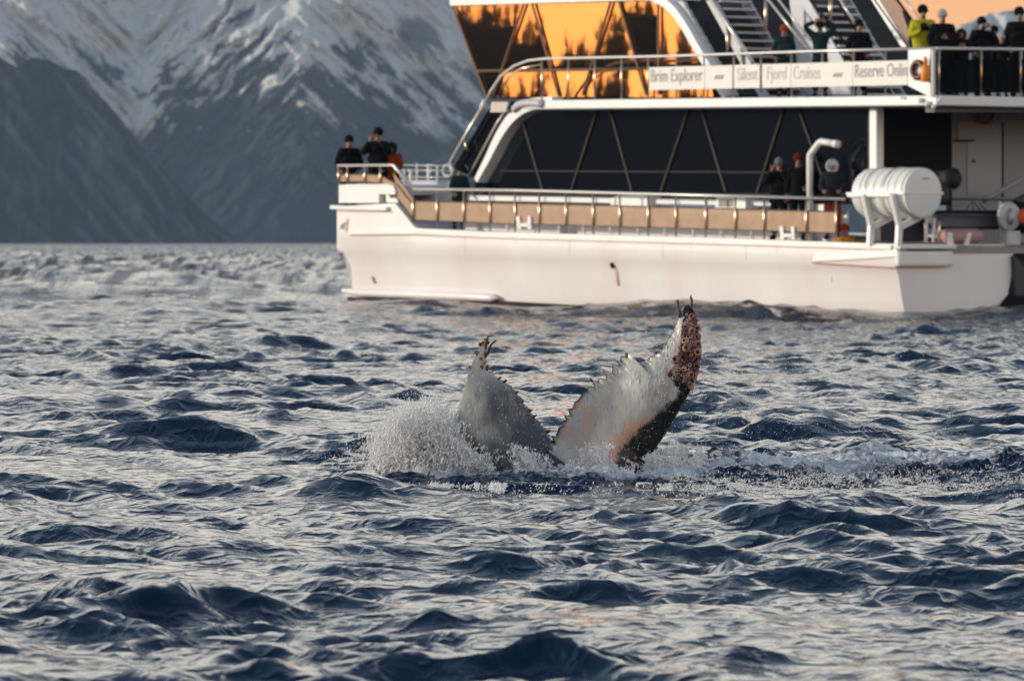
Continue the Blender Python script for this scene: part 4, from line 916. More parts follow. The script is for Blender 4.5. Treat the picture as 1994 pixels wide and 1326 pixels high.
put(1621, 310, .55, 'person in white fur hood and grey scarf right of the white davit', 1, floor=zst, jacket=CN, trousers=CO, hat=CW, hatkind='hood', al='rail', ar='rail', yaw=-.1, bulk=1.1)
put(1646, 392, .6, 'crouching person in orange overalls beside the life raft', .95, crouch=.55, jacket=cloth('amber_cloth', (.75, .32, .04)), trousers=CO, hat=CO, al='down', ar='chest', yaw=.3)
zud = zt1
ux = lambda px, w: zt0 + (zt1 - zt0) * (B(px, 190, w).x - e0.x) / (e1.x - e0.x)
put(1527, 50, .5, 'person in teal jacket and orange hat on the upper deck by the first stair', 1, floor=ux(1527, .5), jacket=CT_, trousers=CN, hat=CO, al='rail', ar='pocket', yaw=-.2, bulk=1.05)
_, f, s_ = put(1597, 40, .55, 'person with both elbows raised round a camera on the upper deck', 1, floor=ux(1597, .55), jacket=CT_, trousers=CR, hat=CB, al='high', ar='high', yaw=-.1)
camera_thing(f + Vector((0, -.24, 1.63 * s_)), -.1, 'dark camera held up between two raised elbows on the upper deck')
put(1673, 40, .55, 'person all in black with orange face scarf in front of the second stair', 1, floor=ux(1673, .55), jacket=CB, trousers=CB, hat=CB, al='pocket', ar='pocket', yaw=.1, bulk=1.1)
_, f, s_ = put(1797, 12, .55, 'person in bright yellow jacket photographing from the upper deck corner', 1, floor=ux(1797, .5), jacket=CY, trousers=CY, hat=CB, al='chest', ar='chest', yaw=.1, bulk=1.15, glove=CB)
camera_thing(f + Vector((0, -.30, 1.38 * s_)), .1, 'black camera in the gloved hands of the yellow jacket wearer', .1)
GP = 'people packed along the upper aft rail'
def puta(px, py, xl, label, **k):
    l = Cc(px, py, xl); sc_ = (l.z - zud) / (1.775 - k.get('crouch', 0)); f = Wd((l.x, l.y, zud)); return person(f, k.pop('yaw', 0.0), sc_, label, group=GP, **k), f, sc_
puta(1835, 21, XA - .55, 'person in pale wool hat and dark coat right of the yellow jacket', jacket=CB, trousers=CB, hat=CREAM, al='cross', ar='pocket', bulk=1.2, yaw=.2)
puta(1872, 56, XA - .45, 'shorter person in brown fur hood at the upper aft rail', jacket=CB, trousers=CB, hat=CBR, hatkind='hood', al='chest', ar='chest', bulk=1.15)
_, f, s_ = puta(1912, 35, XA - .5, 'person in black aiming a pale lens at the upper aft rail', jacket=CB, trousers=CB, hat=CB, al='face', ar='pocket', bulk=1.2, yaw=.3)
camera_thing(f + Vector((.05, -.25, 1.5 * s_)), .6, 'camera with pale grey lens at the upper aft rail', .12, GREYP)
puta(1951, 66, XA - .7, 'short person with bare pale head between two black coats at the aft rail', jacket=CB, trousers=CB, hat=CREAM, hatkind='hair', al='down', ar='down')
puta(1985, 16, XA - .5, 'tall person in black at the right edge of the upper aft rail', jacket=CB, trousers=CB, hat=CB, al='pocket', ar='pocket', bulk=1.25)
puta(1852, 50, XA - 1.1, 'person in black half hidden behind the fur hood at the aft rail', jacket=CB, trousers=CB, hat=CB, al='down', ar='down', bulk=1.2)
puta(1936, 52, XA - 1.2, 'person in black half hidden behind the pale lens at the aft rail', jacket=CB, trousers=CB, hat=CB, al='down', ar='down', bulk=1.15)

# ------------------------------------------------------------------ the whale tail
WS = [  # leading edge px, trailing edge px, leading depth, trailing depth (m, + is away)
    ((946, 655), (950, 656), .18, .20), ((938, 668), (951, 676), .17, .20), ((931, 683), (947, 700), .15, .20), ((920, 705), (950, 716), .12, .22), ((912, 727), (962, 730), .10, .26), ((905, 750), (980, 741), .08, .30),
    ((896, 782), (1003, 760), .06, .30), ((886, 810), (1022, 785), .05, .33), ((882, 832), (1040, 810), .05, .35), ((888, 852), (1055, 826), .05, .35), ((912, 884), (1069, 846), .04, .31), ((944, 916), (1074, 864), .03, .25),
    ((985, 948), (1070, 884), .0, .16), ((1040, 1010), (1062, 915), .0, .06), ((1095, 1040), (1062, 915), .0, .05), ((1165, 1000), (1062, 893), .05, .10), ((1222, 948), (1075, 860), .10, .20),
    ((1257, 902), (1093, 826), .14, .26), ((1277, 873), (1120, 784), .14, .26), ((1296, 845), (1149, 752), .14, .24), ((1312, 818), (1180, 729), .12, .20), ((1327, 793), (1202, 706), .10, .18), ((1337, 775), (1219, 687), .09, .17), ((1343, 764), (1227, 706), .085, .155),
    ((1348, 753), (1244, 710), .08, .13), ((1354, 735), (1268, 694), .07, .11), ((1359, 710), (1288, 681), .06, .08), ((1362, 688), (1301, 660), .05, .06), ((1362, 668), (1310, 646), .04, .05), ((1359, 640), (1320, 622), .04, .05), ((1355, 612), (1327, 603), .05, .06), ((1343, 595), (1335, 594), .07, .07)]
NSW = 420; NV = 44
arr = catmull([list(a) + list(b) + [c, d_] for a, b, c, d_ in WS], NSW)
Lp = arr[:, :2]; Tp = arr[:, 2:4]; dl = arr[:, 4]; dt = arr[:, 5]
s_arc = np.concatenate([[0], np.cumsum(np.hypot(*np.diff(Tp, axis=0).T))])
# ragged trailing edge: pointed scallops of uneven size
jag = np.zeros(NSW); rng = random.Random(5); pos = 0
teeth = []
while pos < s_arc[-1]:
    w_ = rng.uniform(7, 24); teeth.append((pos, w_, rng.choice([1, 3, 5, 8, 12, 18]) * rng.uniform(.7, 1.2))); pos += w_
for (p0, w_, a_) in teeth:
    u = (s_arc - p0) / w_; k = (u >= 0) & (u < 1); jag[k] = a_ * (np.where(u[k] < .78, (u[k] / .78) ** 1.6, (1 - u[k]) / .22)) - a_ * .4
vis = np.ones(NSW); vis[:12] = 0; vis[-30:] = 0
jag *= vis * np.where((np.arange(NSW) > NSW * .5) & (Tp[:, 1] < 672), .12, 1) * np.where(np.arange(NSW) < NSW * .45, 1.7, 1) * np.where((np.arange(NSW) > NSW * .5) & (Tp[:, 1] < 740), 1.7, 1)
cd = Tp - Lp; cl = np.hypot(*cd.T)[:, None] + 1e-6; cdn = cd / cl
# teeth point outward (up-ish), mostly along the chord
Tj = cdn * jag[:, None] * np.clip(cl / 60, 0, 1)
_k = np.exp(-(np.arange(-90, 91) / 34.0) ** 2); _k /= _k.sum()
Tsm = np.stack([np.convolve(np.pad(Tp[:, q_], 90, mode='reflect', reflect_type='odd'), _k, 'valid') for q_ in (0, 1)], -1); Lsm = np.stack([np.convolve(np.pad(Lp[:, q_], 90, mode='reflect', reflect_type='odd'), _k, 'valid') for q_ in (0, 1)], -1)
_e = sstep(NSW * .60, NSW * .68, np.arange(NSW)) * sstep(0, 40, NSW - 1 - np.arange(NSW)); Tsm = Tp + (Tsm - Tp) * _e[:, None]
vv = np.linspace(0, 1, NV) ** 1.25
half = NV
ringpts = []; band = []; rust = []; tone = []; vatt = []; satt = []; trail = []
V_ = np.zeros((NSW, 2 * NV - 2, 3)); at_band = np.zeros((NSW, 2 * NV - 2)); at_rust = at_band.copy(); at_v = at_band.copy(); at_s = at_band.copy(); at_tr = at_band.copy(); at_dk = at_band.copy()
sn = np.arange(NSW) / (NSW - 1)
for side in (0, 1):
    for j, v in enumerate(vv):
        if side == 1 and (j == 0 or j == NV - 1): continue
        k = j if side == 0 else (2 * NV - 2 - j)
        Pp = Lp + (Tsm - Lp) * v + (Tp - Tsm) * float(sstep(.45, 1, v)) + Tj * float(sstep(.82, 1, v))
        size = np.clip(cl[:, 0] / 150, .12, 1)
        foil = (1.6 * math.sqrt(v) * (1 - v) ** .8 + .05 * (1 - v)) if 0 < v < 1 else 0
        th = .075 * size * foil
        belly = -np.where(sn < .47, .11, .08) * np.sin(np.pi * min(v, 1)) * size
        dep = dl + (dt - dl) * v + belly
        # soft furrows running from root to edge
        fur = .004 * (fbm(sn * 110, v * 1.5 + sn * 0, 3, 18) - .5) * sstep(.4, .95, v) + .02 * (fbm(Pp[:, 0] / 38, Pp[:, 1] / 70, 3, 8) - .5)
        D = TY + dep + fur * (side == 0) + (-th * .5 if side == 0 else th)
        V_[:, k, 0] = (Pp[:, 0] - CX) / F * D; V_[:, k, 1] = D; V_[:, k, 2] = H - (Pp[:, 1] - HY) / F * D
        # dark leading band on the right fluke, wide at the root and again at the tip
        bw_ = np.interp(sn, [.45, .55, .586, .62, .655, .69, .724, .75, .793, .862, .93, 1], [.2, .33, .30, .25, .20, .14, .16, .34, .38, .52, .78, 1])
        bw_ = np.where(sn < .5, .0, bw_)
        bn = (fbm(Pp[:, 0] / 7, Pp[:, 1] / 7, 4, 61) - .5) * .10 + (fbm(Pp[:, 0] / 2.5, Pp[:, 1] / 2.5, 2, 62) - .5) * .06
        at_band[:, k] = 1 - sstep(bw_ - .05, bw_ + .03, v + bn) if side == 0 else 1.0
        at_rust[:, k] = np.exp(-((v - bw_ - .03) / .10) ** 2) * (sn > .5) * (sn < .72) * sstep(800, 830, Pp[:, 1]) * .9 + .75 * np.exp(-(((Pp[:, 0] - 1125) / 38) ** 2) - ((Pp[:, 1] - 815) / 62) ** 2) * sstep(.42, .6, fbm(Pp[:, 0] / 22, Pp[:, 1] / 30, 4, 71))  # brown band rim, plus orange diatom patch with warm sunlight painted in
        at_v[:, k] = v; at_s[:, k] = s_arc / 100.0; at_tr[:, k] = sstep(.955, .99, v)
        at_dk[:, k] = np.maximum((sn < .5) * .95 * sstep(.02, .70, v + .5 * (fbm(Pp[:, 0] / 16, Pp[:, 1] / 40, 4, 25) - .5)) * sstep(715, 775, Pp[:, 1]), (sn < .5) * sstep(812, 885, Pp[:, 1] + 30 * (fbm(Pp[:, 0] / 20, Pp[:, 1] / 40, 4, 5) - .5)) * .9)  # left fluke: shade away from the sun painted in, over dark root skin
faces = grid_faces(NSW, 2 * NV - 2, wrap=True)
Vw = V_.reshape(-1, 3); base = np.array([U(1070, 990, TY)]); 
WHM = bpy.data.materials.new('whale_skin'); WHM.use_nodes = True
def whale_mat(m):
    n = m.node_tree; b = n.nodes['Principled BSDF']; L_ = n.links.new
    b.inputs['Roughness'].default_value = .27; b.inputs['Specular IOR Level'].default_value = .35
    tcn = n.nodes.new('ShaderNodeNewGeometry')
    def att(nm): a_ = n.nodes.new('ShaderNodeAttribute'); a_.attribute_name = nm; return a_.outputs['Fac']
    def noise(sc_, st_, det=5, rot=(0, 0, 0)):
        mp = n.nodes.new('ShaderNodeMapping'); mp.inputs['Scale'].default_value = st_; mp.inputs['Rotation'].default_value = rot; L_(tcn.outputs['Position'], mp.inputs[0])
        z = n.nodes.new('ShaderNodeTexNoise'); z.inputs['Scale'].default_value = sc_; z.inputs['Detail'].default_value = det; L_(mp.outputs[0], z.inputs['Vector']); return z.outputs[0]
    def mixc(f, a_, c_):
        x_ = n.nodes.new('ShaderNodeMix'); x_.data_type = 'RGBA'
        L_(f, x_.inputs[0])
        for i_, v_ in ((6, a_), (7, c_)):
            if isinstance(v_, tuple): x_.inputs[i_].default_value = v_ + (1,)
            else: L_(v_, x_.inputs[i_])
        return x_.outputs[2]
    def ramp(f, a_, c_):
        r_ = n.nodes.new('ShaderNodeMapRange'); r_.inputs[1].default_value = a_; r_.inputs[2].default_value = c_; r_.interpolation_type = 'SMOOTHSTEP'; L_(f, r_.inputs[0]); return r_.outputs[0]
    c = mixc(ramp(noise(5, (1, 1, .5)), .35, .7), (.33, .34, .33), (.62, .60, .54))
    c = mixc(ramp(noise(60, (1, 1, .22), 4, (0, .25, 0)), .50, .85), c, (.20, .21, .21))
    c = mixc(att('rust'), c, (.56, .30, .20))
    sc1 = ramp(noise(150, (1, 1, .3), 3, (0, -.3, 0)), .70, .76)
    c = mixc(sc1, c, (.78, .78, .75))
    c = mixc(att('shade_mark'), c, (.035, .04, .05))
    dk = mixc(ramp(noise(40, (1, 1, 1)), .55, .72), (.012, .012, .014), (.07, .055, .05))
    dk = mixc(ramp(noise(90, (1, 1, .5), 2, (0, .6, 0)), .69, .73), dk, (.5, .48, .45))
    c = mixc(att('band'), c, dk); c = mixc(att('edge'), c, (.02, .022, .028))
    L_(c, b.inputs['Base Color'])
    bu = n.nodes.new('ShaderNodeBump'); bu.inputs['Distance'].default_value = .008; bu.inputs['Strength'].default_value = .8; L_(noise(45, (1, 1, .25), 4, (0, .2, 0)), bu.inputs['Height']); L_(bu.outputs[0], b.inputs['Normal'])
whale_mat(WHM)
# stock of the tail under the water, part of the same skin
ped = []
nring = 24; pc = [U(1072, 960, TY + .12), (U(1072, 1010, TY + .25)), (U(1075, 1080, TY + .7)), (U(1078, 1120, TY + 1.5))]; pr_ = [.10, .18, .26, .30]
pv_ = []
for c0, r0 in zip(pc, pr_):
    for j in range(nring):
        a_ = 2 * math.pi * j / nring; pv_.append((c0[0] + r0 * .8 * math.cos(a_), c0[1] + r0 * .35 * math.sin(a_), c0[2] - .22 + r0 * .4 * math.sin(a_)))
nb = len(Vw); pf_ = grid_faces(4, nring, wrap=True) + nb
allv = np.vstack([Vw, pv_]); allf = np.vstack([faces, pf_]); ext = np.ones(len(pv_))
def ca(a_, v_=1.0): return np.concatenate([a_.ravel(), ext * v_])
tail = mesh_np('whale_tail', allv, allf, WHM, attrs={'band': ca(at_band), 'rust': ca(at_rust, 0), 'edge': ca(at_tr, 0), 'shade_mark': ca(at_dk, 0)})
tag(tail, 'pale ragged humpback tail flukes rising out of white splash in front of the boat', 'whale tail')
def surf(sidx, v):                   # a point on the near face
    j = int(np.argmin(np.abs(vv - v))); return Vector(V_[sidx, j])
# barnacles
BO = mat('barnacle_shell', (.58, .34, .27), .6); _n = BO.node_tree; _oi = _n.nodes.new('ShaderNodeObjectInfo'); _r = _n.nodes.new('ShaderNodeValToRGB'); _r.color_ramp.elements[0].color = (.07, .020, .014, 1); _r.color_ramp.elements[1].color = (.56, .34, .27, 1)
_n.links.new(_oi.outputs['Random'], _r.inputs[0]); _n.links.new(_r.outputs[0], _n.nodes['Principled BSDF'].inputs['Base Color'])
BI = mat('barnacle_throat', (.10, .02, .015), .5)
def barnacle_mesh():
    b_ = MB(); pr2 = [(1, 0), (.95, .35), (.72, .75), (.56, .85), (.42, .75), (.32, .3), (.02, .25)]; n_ = 10; vs = []
    for r_, z_ in pr2:
        for j in range(n_): a_ = 2 * math.pi * j / n_; q = 1 + .12 * math.sin(a_ * 5); vs.append((r_ * q * math.cos(a_), r_ * q * math.sin(a_), z_))
    for i in range(len(pr2) - 1):
        for j in range(n_): b_.v = vs; b_.f.append((i * n_ + j, i * n_ + (j + 1) % n_, (i + 1) * n_ + (j + 1) % n_, (i + 1) * n_ + j)); b_.m.append(0 if i < 4 else 1)
    return b_
bmesh_ = barnacle_mesh().build('barnacle', [BO, BI], tail, smooth='all'); first = True
def add_barnacle(pos, nrm, r_):
    global first
    o = bmesh_ if first else bmesh_.copy()
    if not first: COL.objects.link(o)
    first = False; o.parent = tail; o.location = pos; o.rotation_euler = Vector(nrm).to_track_quat('Z', 'Y').to_euler(); o.scale = (r_, r_, r_ * random.uniform(.8, 1.3))
i0 = int(.765 * NSW); placed = []
for k in range(1500):
    si = random.randint(i0, NSW - 14); v = random.uniform(0, .42 + (si - i0) / (NSW - i0) * .35); p_ = surf(si, v); r_ = random.choice([.008, .012, .015, .019, .025, .030]) * random.uniform(.85, 1.1)
    if p_.z > H - (600 - HY) / F * TY: continue
    if all((p_ - q).length > (r_ + rq) * .78 for q, rq in placed):
        placed.append((p_, r_)); e_ = Vector((1.6 * (.22 - v) + random.uniform(-.4, .4), -1, random.uniform(-.35, .35))); add_barnacle(p_, e_, r_)
        if len(placed) > 95: break
for k in range(26):                                          # silhouetted ones along the leading edge
    si = int(i0 + (NSW - 30 - i0) * (k + random.random()) / 26); p_ = surf(si, 0.0) + Vector((-.003, .0, 0)); add_barnacle(p_, (1, -.2 + random.uniform(-.4, .3), random.uniform(-.3, .4)), random.uniform(.012, .02))
for (a_, b2, r_) in ((1300, 792, .017), (1238, 893, .012), (1246, 902, .013), (1265, 850, .01), (1243, 876, .009), (928, 688, .017), (914, 716, .014), (935, 672, .014), (940, 668, .012), (944, 690, .012), (936, 700, .012), (942, 708, .012), (938, 716, .014), (948, 716, .010), (944, 662, .010), (950, 668, .012)):
    p_ = Vector(U(a_, b2, TY - .04)) 
    dmin = min(range(0, NSW, 2), key=lambda q: min((surf(q, t_) - p_).xz.length for t_ in (.0, .2, .5, .8))) if hasattr(p_, 'xz') else 0
    best = min(((surf(q, t_), ) for q in range(max(0, dmin - 6), min(NSW, dmin + 6)) for t_ in (0, .1, .2, .35, .5, .65, .8, .95)), key=lambda z_: (z_[0].xz - p_.xz).length)[0]
    add_barnacle(Vector((p_.x, best.y - .004, p_.z)), (random.uniform(-.6, .2), -1, random.uniform(-.3, .4)), r_)
STK = mat('stalk_brown', (.05, .022, .022), .5, noise=.3, nscale=30)
def stalk(pts, rad, dep):
    b_ = MB(); P_ = [Vector(U(p[0], p[1], TY + dep)) for p in catmull(pts, 10)]; b_.tube(P_, list(np.interp(np.linspace(0, 1, 10), np.linspace(0, 1, len(rad)), rad)), 8); b_.build('stalked_barnacle', STK, tail, smooth='all')
stalk([(1325, 618), (1322, 606), (1321, 596), (1319, 584)], [.016, .014, .006, .007, .009], .05); stalk([(1348, 606), (1347, 594), (1347, 584), (1345, 580), (1346, 574)], [.007, .005, .008, .007, .003], .05)
stalk([(945, 696), (952, 684), (956, 672), (966, 663)], [.006, .009, .007, .006], .17); stalk([(946, 680), (947, 668), (951, 655)], [.005, .008, .004], .16); stalk([(949, 722), (948, 716), (950, 710)], [.008, .009, .006], .15)
stalk([(1221, 706), (1220, 697), (1221, 687)], [.006, .007, .006], .16)
# dark knobs on the ragged edge
for (p0, w_, a_) in teeth:
    si = int(np.argmin(np.abs(s_arc - (p0 + w_ * .78)))); 
    if 14 < si < NSW - 40 and Tp[si, 1] < 880 and rng.random() < (.7 if si < NSW * .45 else .35) and not (si > NSW * .5 and Tp[si, 1] < 680):
        b_ = MB(); p_ = surf(si, 1.0); d_ = Vector((cdn[si, 0], 0, -cdn[si, 1] + .5)).normalized(); r_ = random.uniform(.006, .011)
        b_.tube([p_ - d_ * .02 + Vector((0, .004, 0)), p_ + Vector((0, .0, 0)), p_ + d_ * random.uniform(.002, .014)], [r_, r_ * 1.1, r_ * .5], 6); b_.build('edge_knob', mat('dark_knob', (.02, .022, .03), .4), tail, smooth='all')

# ------------------------------------------------------------------ spray: instanced drops
def drop_cloud(name, pts, scl, rot, m, label=None, seed=0):
    me = bpy.data.meshes.new(name); pts = np.asarray(pts, np.float32)
    me.vertices.add(len(pts)); me.vertices.foreach_set('co', pts.ravel())
    a_ = me.attributes.new('dsize', 'FLOAT_VECTOR', 'POINT'); a_.data.foreach_set('vector', np.asarray(scl, np.float32).ravel())
    a_ = me.attributes.new('drot', 'FLOAT_VECTOR', 'POINT'); a_.data.foreach_set('vector', np.asarray(rot, np.float32).ravel())
    me.materials.append(m); o = bpy.data.objects.new(name, me); COL.objects.link(o)
    ng = bpy.data.node_groups.new(name + '_nodes', 'GeometryNodeTree')
    ng.interface.new_socket('Geometry', in_out='INPUT', socket_type='NodeSocketGeometry'); ng.interface.new_socket('Geometry', in_out='OUTPUT', socket_type='NodeSocketGeometry')
    gi = ng.nodes.new('NodeGroupInput'); go = ng.nodes.new('NodeGroupOutput'); ic = ng.nodes.new('GeometryNodeMeshIcoSphere'); ic.inputs['Subdivisions'].default_value = 1; ic.inputs['Radius'].default_value = 1
    sm = ng.nodes.new('GeometryNodeSetMaterial'); sm.inputs['Material'].default_value = m
    ss = ng.nodes.new('GeometryNodeSetShadeSmooth')
    ip = ng.nodes.new('GeometryNodeInstanceOnPoints')
    n1 = ng.nodes.new('GeometryNodeInputNamedAttribute'); n1.data_type = 'FLOAT_VECTOR'; n1.inputs[0].default_value = 'dsize'
    n2 = ng.nodes.new('GeometryNodeInputNamedAttribute'); n2.data_type = 'FLOAT_VECTOR'; n2.inputs[0].default_value = 'drot'
    l = ng.links.new; l(gi.outputs[0], ip.inputs['Points']); l(ic.outputs['Mesh'], ss.inputs[0]); l(ss.outputs[0], sm.inputs[0]); l(sm.outputs[0], ip.inputs['Instance'])
    l(n1.outputs[0], ip.inputs['Scale']); l(n2.outputs[0], ip.inputs['Rotation']); l(ip.outputs[0], go.inputs[0])
    md = o.modifiers.new('drops', 'NODES'); md.node_group = ng
    tag(o, label, 'spray', kind='stuff'); return o
DROP = mat('white_spray', (.84, .86, .88), .25, spec=.6)
_n = DROP.node_tree; _oi = _n.nodes.new('ShaderNodeObjectInfo'); _r = _n.nodes.new('ShaderNodeValToRGB'); _r.color_ramp.elements[0].color = (.76, .79, .83, 1); _r.color_ramp.elements[1].color = (.97, .97, .96, 1); _r.color_ramp.elements[1].position = .5
_n.links.new(_oi.outputs['Random'], _r.inputs[0]); _n.links.new(_r.outputs[0], _n.nodes['Principled BSDF'].inputs['Base Color']); DROP.node_tree.nodes['Principled BSDF'].inputs['Transmission Weight'].default_value = .15
PT = []; SC = []; RT = []
def add_drops(px, py, D, size, elong=1.0, tiltv=0.0):
    n_ = len(px); X = (px - CX) / F * D; Z = H - (py - HY) / F * D
    PT.append(np.stack([X, D, Z], -1)); SC.append(np.stack([size, size, size * elong], -1)); RT.append(np.stack([np.zeros(n_), tiltv * np.ones(n_) + RNG.normal(0, .35, n_), np.zeros(n_)], -1))
def keep(px, py, sc_, th, seed, st_=1.0): return fbm(px / sc_, py / (sc_ * st_), 4, seed) > th
# left plume
topx = [705, 730, 745, 770, 800, 830, 860, 880, 892, 915, 930, 950, 975]; topy = [885, 845, 820, 804, 793, 795, 805, 820, 846, 880, 902, 922, 935]
n_ = 260000; px = RNG.uniform(712, 985, n_); t_ = np.interp(px, topx, topy) + 40 * (fbm(px / 13, px * 0, 4, 9) - .42) + 46 * (fbm(px / 46, px * 0 + 3, 2, 29) - .42); u = RNG.random(n_); py = t_ + (915 + 52 * fbm(px / 24, px * 0, 4, 19) + RNG.normal(0, 4, n_) - t_) * u
py += RNG.normal(0, 7, n_) * (u < .25)
q1 = px - .75 * py; q2 = py + .75 * px
nn = .5 * fbm(q1 / 4.5, q2 / 20, 5, 5, gain=.65) + .5 * fbm(px / 36, py / 28, 5, 6)
pr_k = sstep(.43, .60, nn - .14 * (1 - sstep(0, .45, u))) * (.12 + .88 * sstep(712, 775, px + .3 * (py - 850)))
k = RNG.random(n_) < pr_k
px, py, u = px[k], py[k], u[k]; nn = nn[k]
D = np.minimum(TY + .35 - .75 * u + RNG.normal(0, .09, len(px)), F * (H - .03) / (py - HY))
add_drops(px, py, D, .0006 + .0050 * RNG.random(len(px)) ** 4, 1 + 7 * RNG.random(len(px)) ** 2, .62)
n_ = 70000; px = RNG.normal(822, 52, n_); t_ = np.interp(px, topx, topy) - 10; py = t_ + (930 - t_) * RNG.random(n_) ** .8; k = (RNG.random(n_) < sstep(.35, .65, fbm(px / 20, py / 16, 4, 205))) & (px < 960)
add_drops(px[k], py[k], TY + RNG.uniform(-.5, .4, k.sum()), RNG.uniform(.0004, .0012, k.sum()), RNG.uniform(1, 5, k.sum()), .5)
n_ = 3600; px = RNG.normal(800, 62, n_); t_ = np.interp(px, topx, topy); py = t_ - RNG.exponential(10, n_) + 8; add_drops(px, py, TY + RNG.normal(.1, .2, n_), RNG.uniform(.0008, .0028, n_), RNG.uniform(1, 2, n_), .3)
for _ in range(1500):                                        # torn sheets and threads flung up and left
    x0 = random.uniform(775, 915) if random.random() < .9 else random.uniform(915, 965); y0 = random.uniform(915, 948); kk = random.random()
    dx = random.gauss(-34, 30) * (.4 + kk); h_ = (138 - .5 * abs(x0 + dx - 828)) * random.uniform(.35, 1.12) * (1 if x0 < 900 else .55); h_ = max(h_, 12)
    n_ = int(random.uniform(20, 90)); t = RNG.random(n_) * random.uniform(.7, 1.35); w_ = random.uniform(.8, 4)
    px = x0 + dx * t + RNG.normal(0, w_, n_) * (.4 + t); py = y0 - h_ * (1 - (1 - t) ** 2) + RNG.normal(0, w_, n_)
    add_drops(px, py, np.minimum(TY + .3 - .7 * random.random() + RNG.normal(0, .03, n_), F * (H - .03) / (py - HY)), (.0007 + .0045 * RNG.random(n_) ** 3), RNG.uniform(1, 4, n_), .3)
# wash along the foot of the tail
n_ = 120000; px = RNG.uniform(890, 1470, n_); t_ = np.interp(px, [890, 960, 1000, 1020, 1060, 1100, 1150, 1175, 1200, 1230, 1270, 1320, 1400, 1470], [900, 928, 912, 900, 912, 908, 896, 898, 912, 922, 886, 878, 888, 895]) + 30 * (fbm(px / 9, px * 0, 4, 4) - .5)
u = RNG.random(n_) ** 1.4; py = t_ + (968 - t_) * u; nn = .6 * fbm(px / 7, py / 6, 4, 15) + .4 * fbm(px / 40, py / 14, 3, 16)
k = RNG.random(n_) < sstep(.44, .64, nn) * (1 - .93 * sstep(.12, .6, u)); px, py, u = px[k], py[k], u[k]
D = np.minimum(TY - .12 + .45 * (px > 1235) * (1 - u) + RNG.normal(0, .04, len(px)), F * (H - .045) / (py - HY))
add_drops(px, py, D, .0007 + .004 * RNG.random(len(px)) ** 2.5, RNG.uniform(1, 2.2, len(px)), 0)
# thin ropes of water thrown up in front
def rope(x0, y0, x1, y1, D0):
    n_ = int(np.hypot(x1 - x0, y1 - y0) * random.uniform(1, 3.2)); t = RNG.random(n_) ** .85; b_ = random.uniform(-9, 9)
    cl_ = vnoise(t * 14, t * 0 + x0, 3); g_ = cl_ > .28
    px = x0 + (x1 - x0) * t + b_ * np.sin(t * 3.1) + RNG.normal(0, 1, n_) * (2.6 + 1.0 * t); py = y0 + (y1 - y0) * t + RNG.normal(0, 1, n_) * 1.5
    px, py, t, cl_ = px[g_], py[g_], t[g_], cl_[g_]
    add_drops(px, py, D0 + RNG.normal(0, .015, len(px)), (.0009 + .0038 * RNG.random(len(px)) ** 2.5) * (.5 + cl_), RNG.uniform(1, 2.4, len(px)), -.2)
for (xa, xb_, ya, tx_, ty_, n_r, sp_x) in [(1010, 1060, 930, 1016, 866, 26, 16), (1030, 1066, 925, 1046, 880, 14, 12), (1000, 1020, 932, 992, 860, 5, 4), (1145, 1195, 925, 1166, 862, 26, 18), (1095, 1140, 930, 1125, 890, 14, 16), (1190, 1240, 935, 1215, 900, 16, 18),
                                     (920, 975, 935, 945, 905, 14, 16), (900, 920, 915, 922, 878, 8, 8), (1240, 1300, 930, 1270, 880, 22, 24), (1290, 1400, 925, 1340, 878, 18, 40)]:
    for _ in range(n_r):
        rope(random.uniform(xa, xb_), ya + random.uniform(-12, 10), random.gauss(tx_, sp_x), ty_ + abs(random.gauss(0, 14)), TY - random.uniform(.2, .45) + (.3 if xa > 1235 else 0))
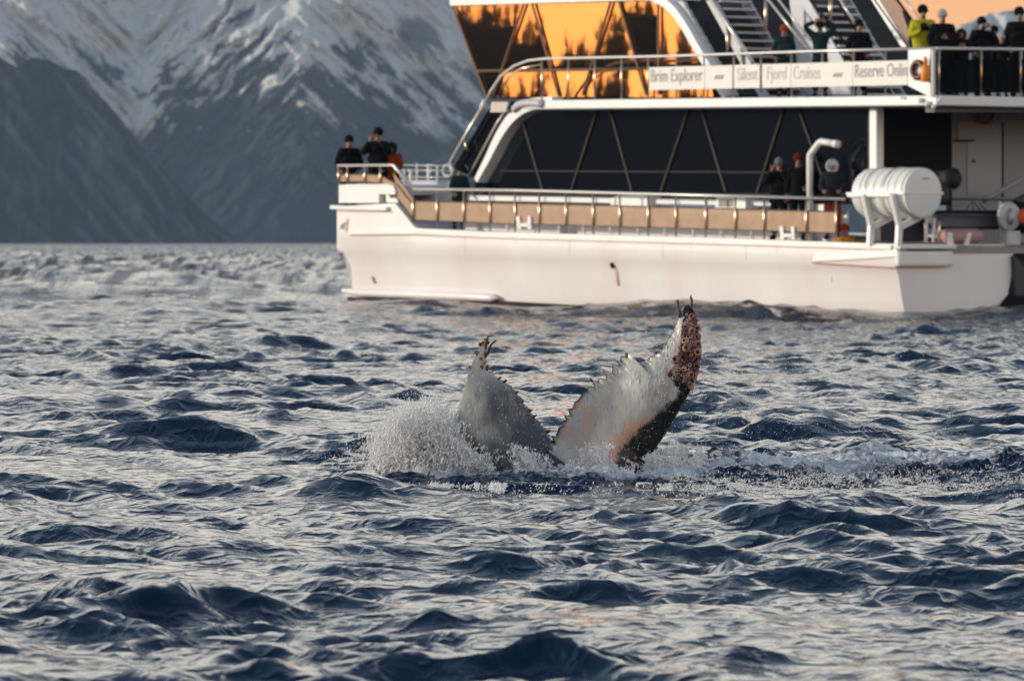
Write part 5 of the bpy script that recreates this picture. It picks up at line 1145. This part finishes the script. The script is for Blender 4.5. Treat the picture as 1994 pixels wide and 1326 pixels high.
# misty wash right of the tail and the trail to the right edge
n_ = 60000; px = RNG.uniform(1240, 1460, n_); t_ = np.interp(px, [1240, 1290, 1330, 1400, 1460], [905, 862, 866, 880, 892]) + 20 * (fbm(px / 14, px * 0, 4, 44) - .5); u = RNG.random(n_); py = t_ + (955 - t_) * u
k = RNG.random(n_) < sstep(.36, .62, fbm(px / 15, py / 12, 5, 35)) * (1.05 - (px - 1240) / 260); px, py, u = px[k], py[k], u[k]
add_drops(px, py, np.minimum(TY + .5 - 1.0 * u, F * (H - .04) / (py - HY)), RNG.uniform(.0008, .0026, len(px)), RNG.uniform(1, 2, len(px)), .3)
n_ = 85000; px = RNG.uniform(1300, 2080, n_); t_ = 893 + 8 * np.sin(px / 60) + 14 * (fbm(px / 22, px * 0, 4, 49) - .5); u = RNG.random(n_) ** .9; py = t_ + (974 - t_) * u
nn = .5 * fbm(px / 34, py / 9, 4, 45) + .5 * fbm(px / 5, py / 4, 3, 46) + .10 * np.exp(-((py - 935) / 16) ** 2); k = RNG.random(n_) < sstep(.46, .70, nn) * (1 - sstep(.6, 1, u + .3 * (fbm(px / 30, px * 0, 3, 50) - .5))); px, py, u = px[k], py[k], u[k]
dd = F * (H - .02 - .09 * RNG.random(len(px))) / (py - HY); add_drops(px, py, dd, .0004 + .0028 * RNG.random(len(px)) ** 3.5, RNG.uniform(1, 3.2, len(px)), .6)
# fine drops in the air
n_ = 1500; px = np.concatenate([RNG.normal(1380, 110, n_ // 2), RNG.uniform(1100, 1900, n_ - n_ // 2)]); py = RNG.uniform(600, 930, n_) ** 1.0; py = 930 - (930 - py) * RNG.random(n_) ** .4
add_drops(px, py, TY + RNG.uniform(-.3, .8, n_), RNG.uniform(.0008, .0022, n_), RNG.uniform(1, 3.2, n_), .25)
# beads running down the flukes
n_ = 330; q = []
for _ in range(n_):
    si = random.randint(30, 165) if random.random() < .6 else random.randint(270, 400); v_ = random.uniform(.15, .97); p_ = surf(si, v_); q.append(p_ + Vector((0, -.004, 0)))
q = np.array(q); PT.append(q); s_ = RNG.uniform(.0010, .0030, n_); SC.append(np.stack([s_, s_, s_ * RNG.uniform(1, 4.5, n_)], -1)); RT.append(np.stack([np.zeros(n_), RNG.normal(.3, .15, n_), np.zeros(n_)], -1))
drop_cloud('splash', np.vstack(PT), np.vstack(SC), np.vstack(RT), DROP, 'white splash and flying drops thrown up round the whale tail')
print('water tris', WTRI, 'patch', len(pf) * 2)
